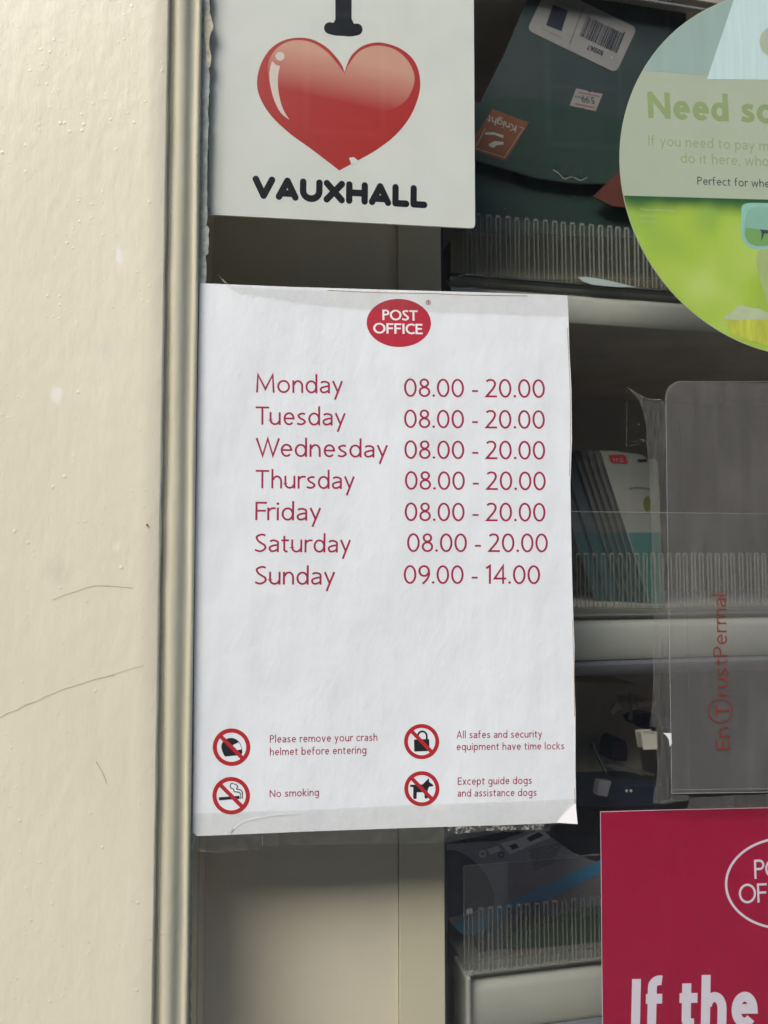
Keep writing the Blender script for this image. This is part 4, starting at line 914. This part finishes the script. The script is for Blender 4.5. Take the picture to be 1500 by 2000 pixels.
# ------------------------------------------------------------------ odds and ends in the lower bay
def item(name, lab_, cat_, pts, y, depth, m, **k):
    pl = Plane(y, TH, o0.x); t = thing(name, tuple(pl.at(pts[-1][0], max(p[1] for p in pts))), lab_, cat_); o = slab(k.get('part', 'body'), pxpoly(pl, pts), NB*depth, m, t)
    if k.get('bevel'):
        md = o.modifiers.new('bevel', 'BEVEL'); md.width = k['bevel']; md.segments = 3
    return t, pl
t, pl = item('brown_carton', 'dull brown carton filling the lower shelf bay beside the grimy tape', 'carton', [(1060,1330),(1240,1335),(1245,1430),(1262,1560),(1060,1560)], .150, .04, M['carton'])
item('cream_carton', 'small bright cream carton glimpsed beside the grimy tape', 'carton', [(1254,1432),(1282,1431),(1282,1461),(1258,1462)], .100, .008, M['whitebox'], bevel=.0008)
item('pale_box', 'pale flat box above the cream carton in the lower bay', 'box', [(1244,1372),(1262,1369),(1282,1370),(1282,1379),(1250,1381)], .110, .03, principled('pale tan card', (.50,.44,.33), .5))
t, pl = item('black_tin', 'small black domed tin standing in front of the brown carton', 'tin', spl([(1196,1485),(1196,1462),(1202,1448),(1212,1443),(1222,1449),(1226,1464),(1224,1486)], 3), .125, .02, M['tinblack'], bevel=.001)
item('metal_rod', 'thin dull metal rod lying across the lower bay above the navy box', 'rod', [(1187,1497),(1200,1495),(1278,1511),(1279,1516),(1198,1503)], .118, .004, M['steel'])
item('metal_rod', 'thin olive rod propped steeply against the brown carton', 'rod', [(1156,1455),(1160,1452),(1188,1510),(1184,1513)], .13, .003, M['pk_edge'])
t, pl = item('navy_box', 'navy box with two pale studs, low in the bay above the crimson poster', 'box', [(1122,1540),(1290,1534),(1290,1572),(1122,1576)], .105, .04, M['navy'])
for q in (1223, 1231.5):
    shape('stud', [ell(q, 1544, 2.6, 2.8, 14)], pl, M['whitebox'], t, .0006)
item('grey_packet', 'small slate grey packet tilted in front of the navy box', 'packet', [(1170,1525),(1194,1527),(1186,1556),(1166,1553)], .096, .006, M['pk_grey'])
item('crumpled_foil', 'small crumple of pale foil hanging in the lower bay', 'foil', [(1193,1388),(1204,1371),(1210,1376),(1216,1384),(1206,1388),(1198,1396)], .12, .003, principled('dull foil', (.55,.52,.46), .4))
item('wire_hook', 'thin dark wire hook hanging over the lower bay, left of the grimy tape', 'hook', spl([(1229,1352),(1231,1390),(1228,1402),(1232,1408),(1236,1402),(1234,1388),(1232,1352)], 3), .115, .001, M['steel'])
item('folded_bag', 'folded dark bag lying above the metal rod in the lower bay', 'bag', spl([(1232,1402),(1246,1395),(1268,1392),(1284,1398),(1284,1424),(1262,1426),(1250,1416),(1238,1414)], 3), .118, .012, M['tinblack'], bevel=.001)
# ------------------------------------------------------------------ packets on the bottom shelf
Kd = lambda p: crop(p, 4.6875, 870, 1600)
PD = Plane(.072+.030, TH, o0.x)
d1 = thing('striped_packet', tuple(PD.at(1010, 1890)), 'grey packet with a sky blue band and white labels, leaning behind the lowest riser', 'packet')
slab('card', pxpoly(PD, Kd([(20,900),(60,420),(0,290),(-30,235),(500,205),(870,82),(1000,190),(1180,318),(1440,420),(1560,420),(1560,700),(1200,900),(700,1000),(330,1050),(150,1055),(75,985)])), NB*.002, M['pk_grey'], d1)
shape('navy_round_print', [Kd(spl([(-40,285),(90,285),(200,340),(320,440),(400,560),(442,690),(445,790)], 3)+[(300,830),(100,890),(20,905),(-40,700)])], PD, M['navy'], d1, .0002)
shape('blue_band', [Kd([(75,960),(300,868),(600,738),(1000,560),(1440,362),(1600,290),(1600,430),(1440,478),(1250,580),(900,745),(600,880),(320,1038),(150,1050),(95,1000)])], PD, M['pk_blue'], d1, .00035)
M['label2'] = principled('white label stock', (.62,.60,.58), .5)
shape('white_label', [Kd([(500,220),(660,180),(880,85),(965,165),(800,230),(590,325)]), Kd([(375,275),(480,240),(510,285),(410,322)])]+ribbon(Kd(ell(340, 315, 27, 26, 16)), 3.4, closed=True), PD, M['label2'], d1, .0002)
shape('label_print', [Kd([(580,240),(640,218),(675,255),(612,278)]), Kd([(740,170),(850,115),(900,150),(770,205)])]+ribbon(Kd(ell(510, 325, 24, 22, 14)), 2.0, closed=True), PD, M['pk_black'], d1, .0004)
lines = []
for k in range(9):
    a = (770+14*k*.3, 300-6*k+k*24); lines += ribbon(Kd([(760+k*6, 345-18+k*22-40), (1010-k*10+60, 225+k*22-10)]), 1.2)
shape('small_print', lines, PD, M['pk_black'], d1, .0002)
PE = Plane(.072+.050, TH, o0.x)
d2 = thing('dark_packet', tuple(PE.at(1130, 1800)), 'black curved packet behind the striped packet, beside the crimson poster', 'packet')
slab('card', pxpoly(PE, [(870,1560),(1120,1560),(1200,1560),(1200,1720),(1120,1740),(870,1700)]), NB*.01, M['tinblack'], d2)
PH = Plane(.072+.018, TH, o0.x)
d3 = thing('green_packet', tuple(PH.at(1060, 1880)), 'dark green packet lying low behind the lowest ribbed riser', 'packet')
slab('card', pxpoly(PH, [(985,1830),(1060,1808),(1185,1780),(1190,1845),(1060,1850),(990,1852)]), NB*.01, principled('deep leaf green print', (.02,.09,.03), .5), d3)
d4 = thing('purple_packet', tuple(PH.at(960, 1880)), 'dull purple packet low behind the lowest riser, left of the green one', 'packet')
slab('card', pxpoly(Plane(.072+.022, TH, o0.x), [(935,1840),(1010,1785),(1060,1768),(1060,1880),(935,1892)]), NB*.01, principled('dull purple print', (.06,.05,.07), .5), d4)
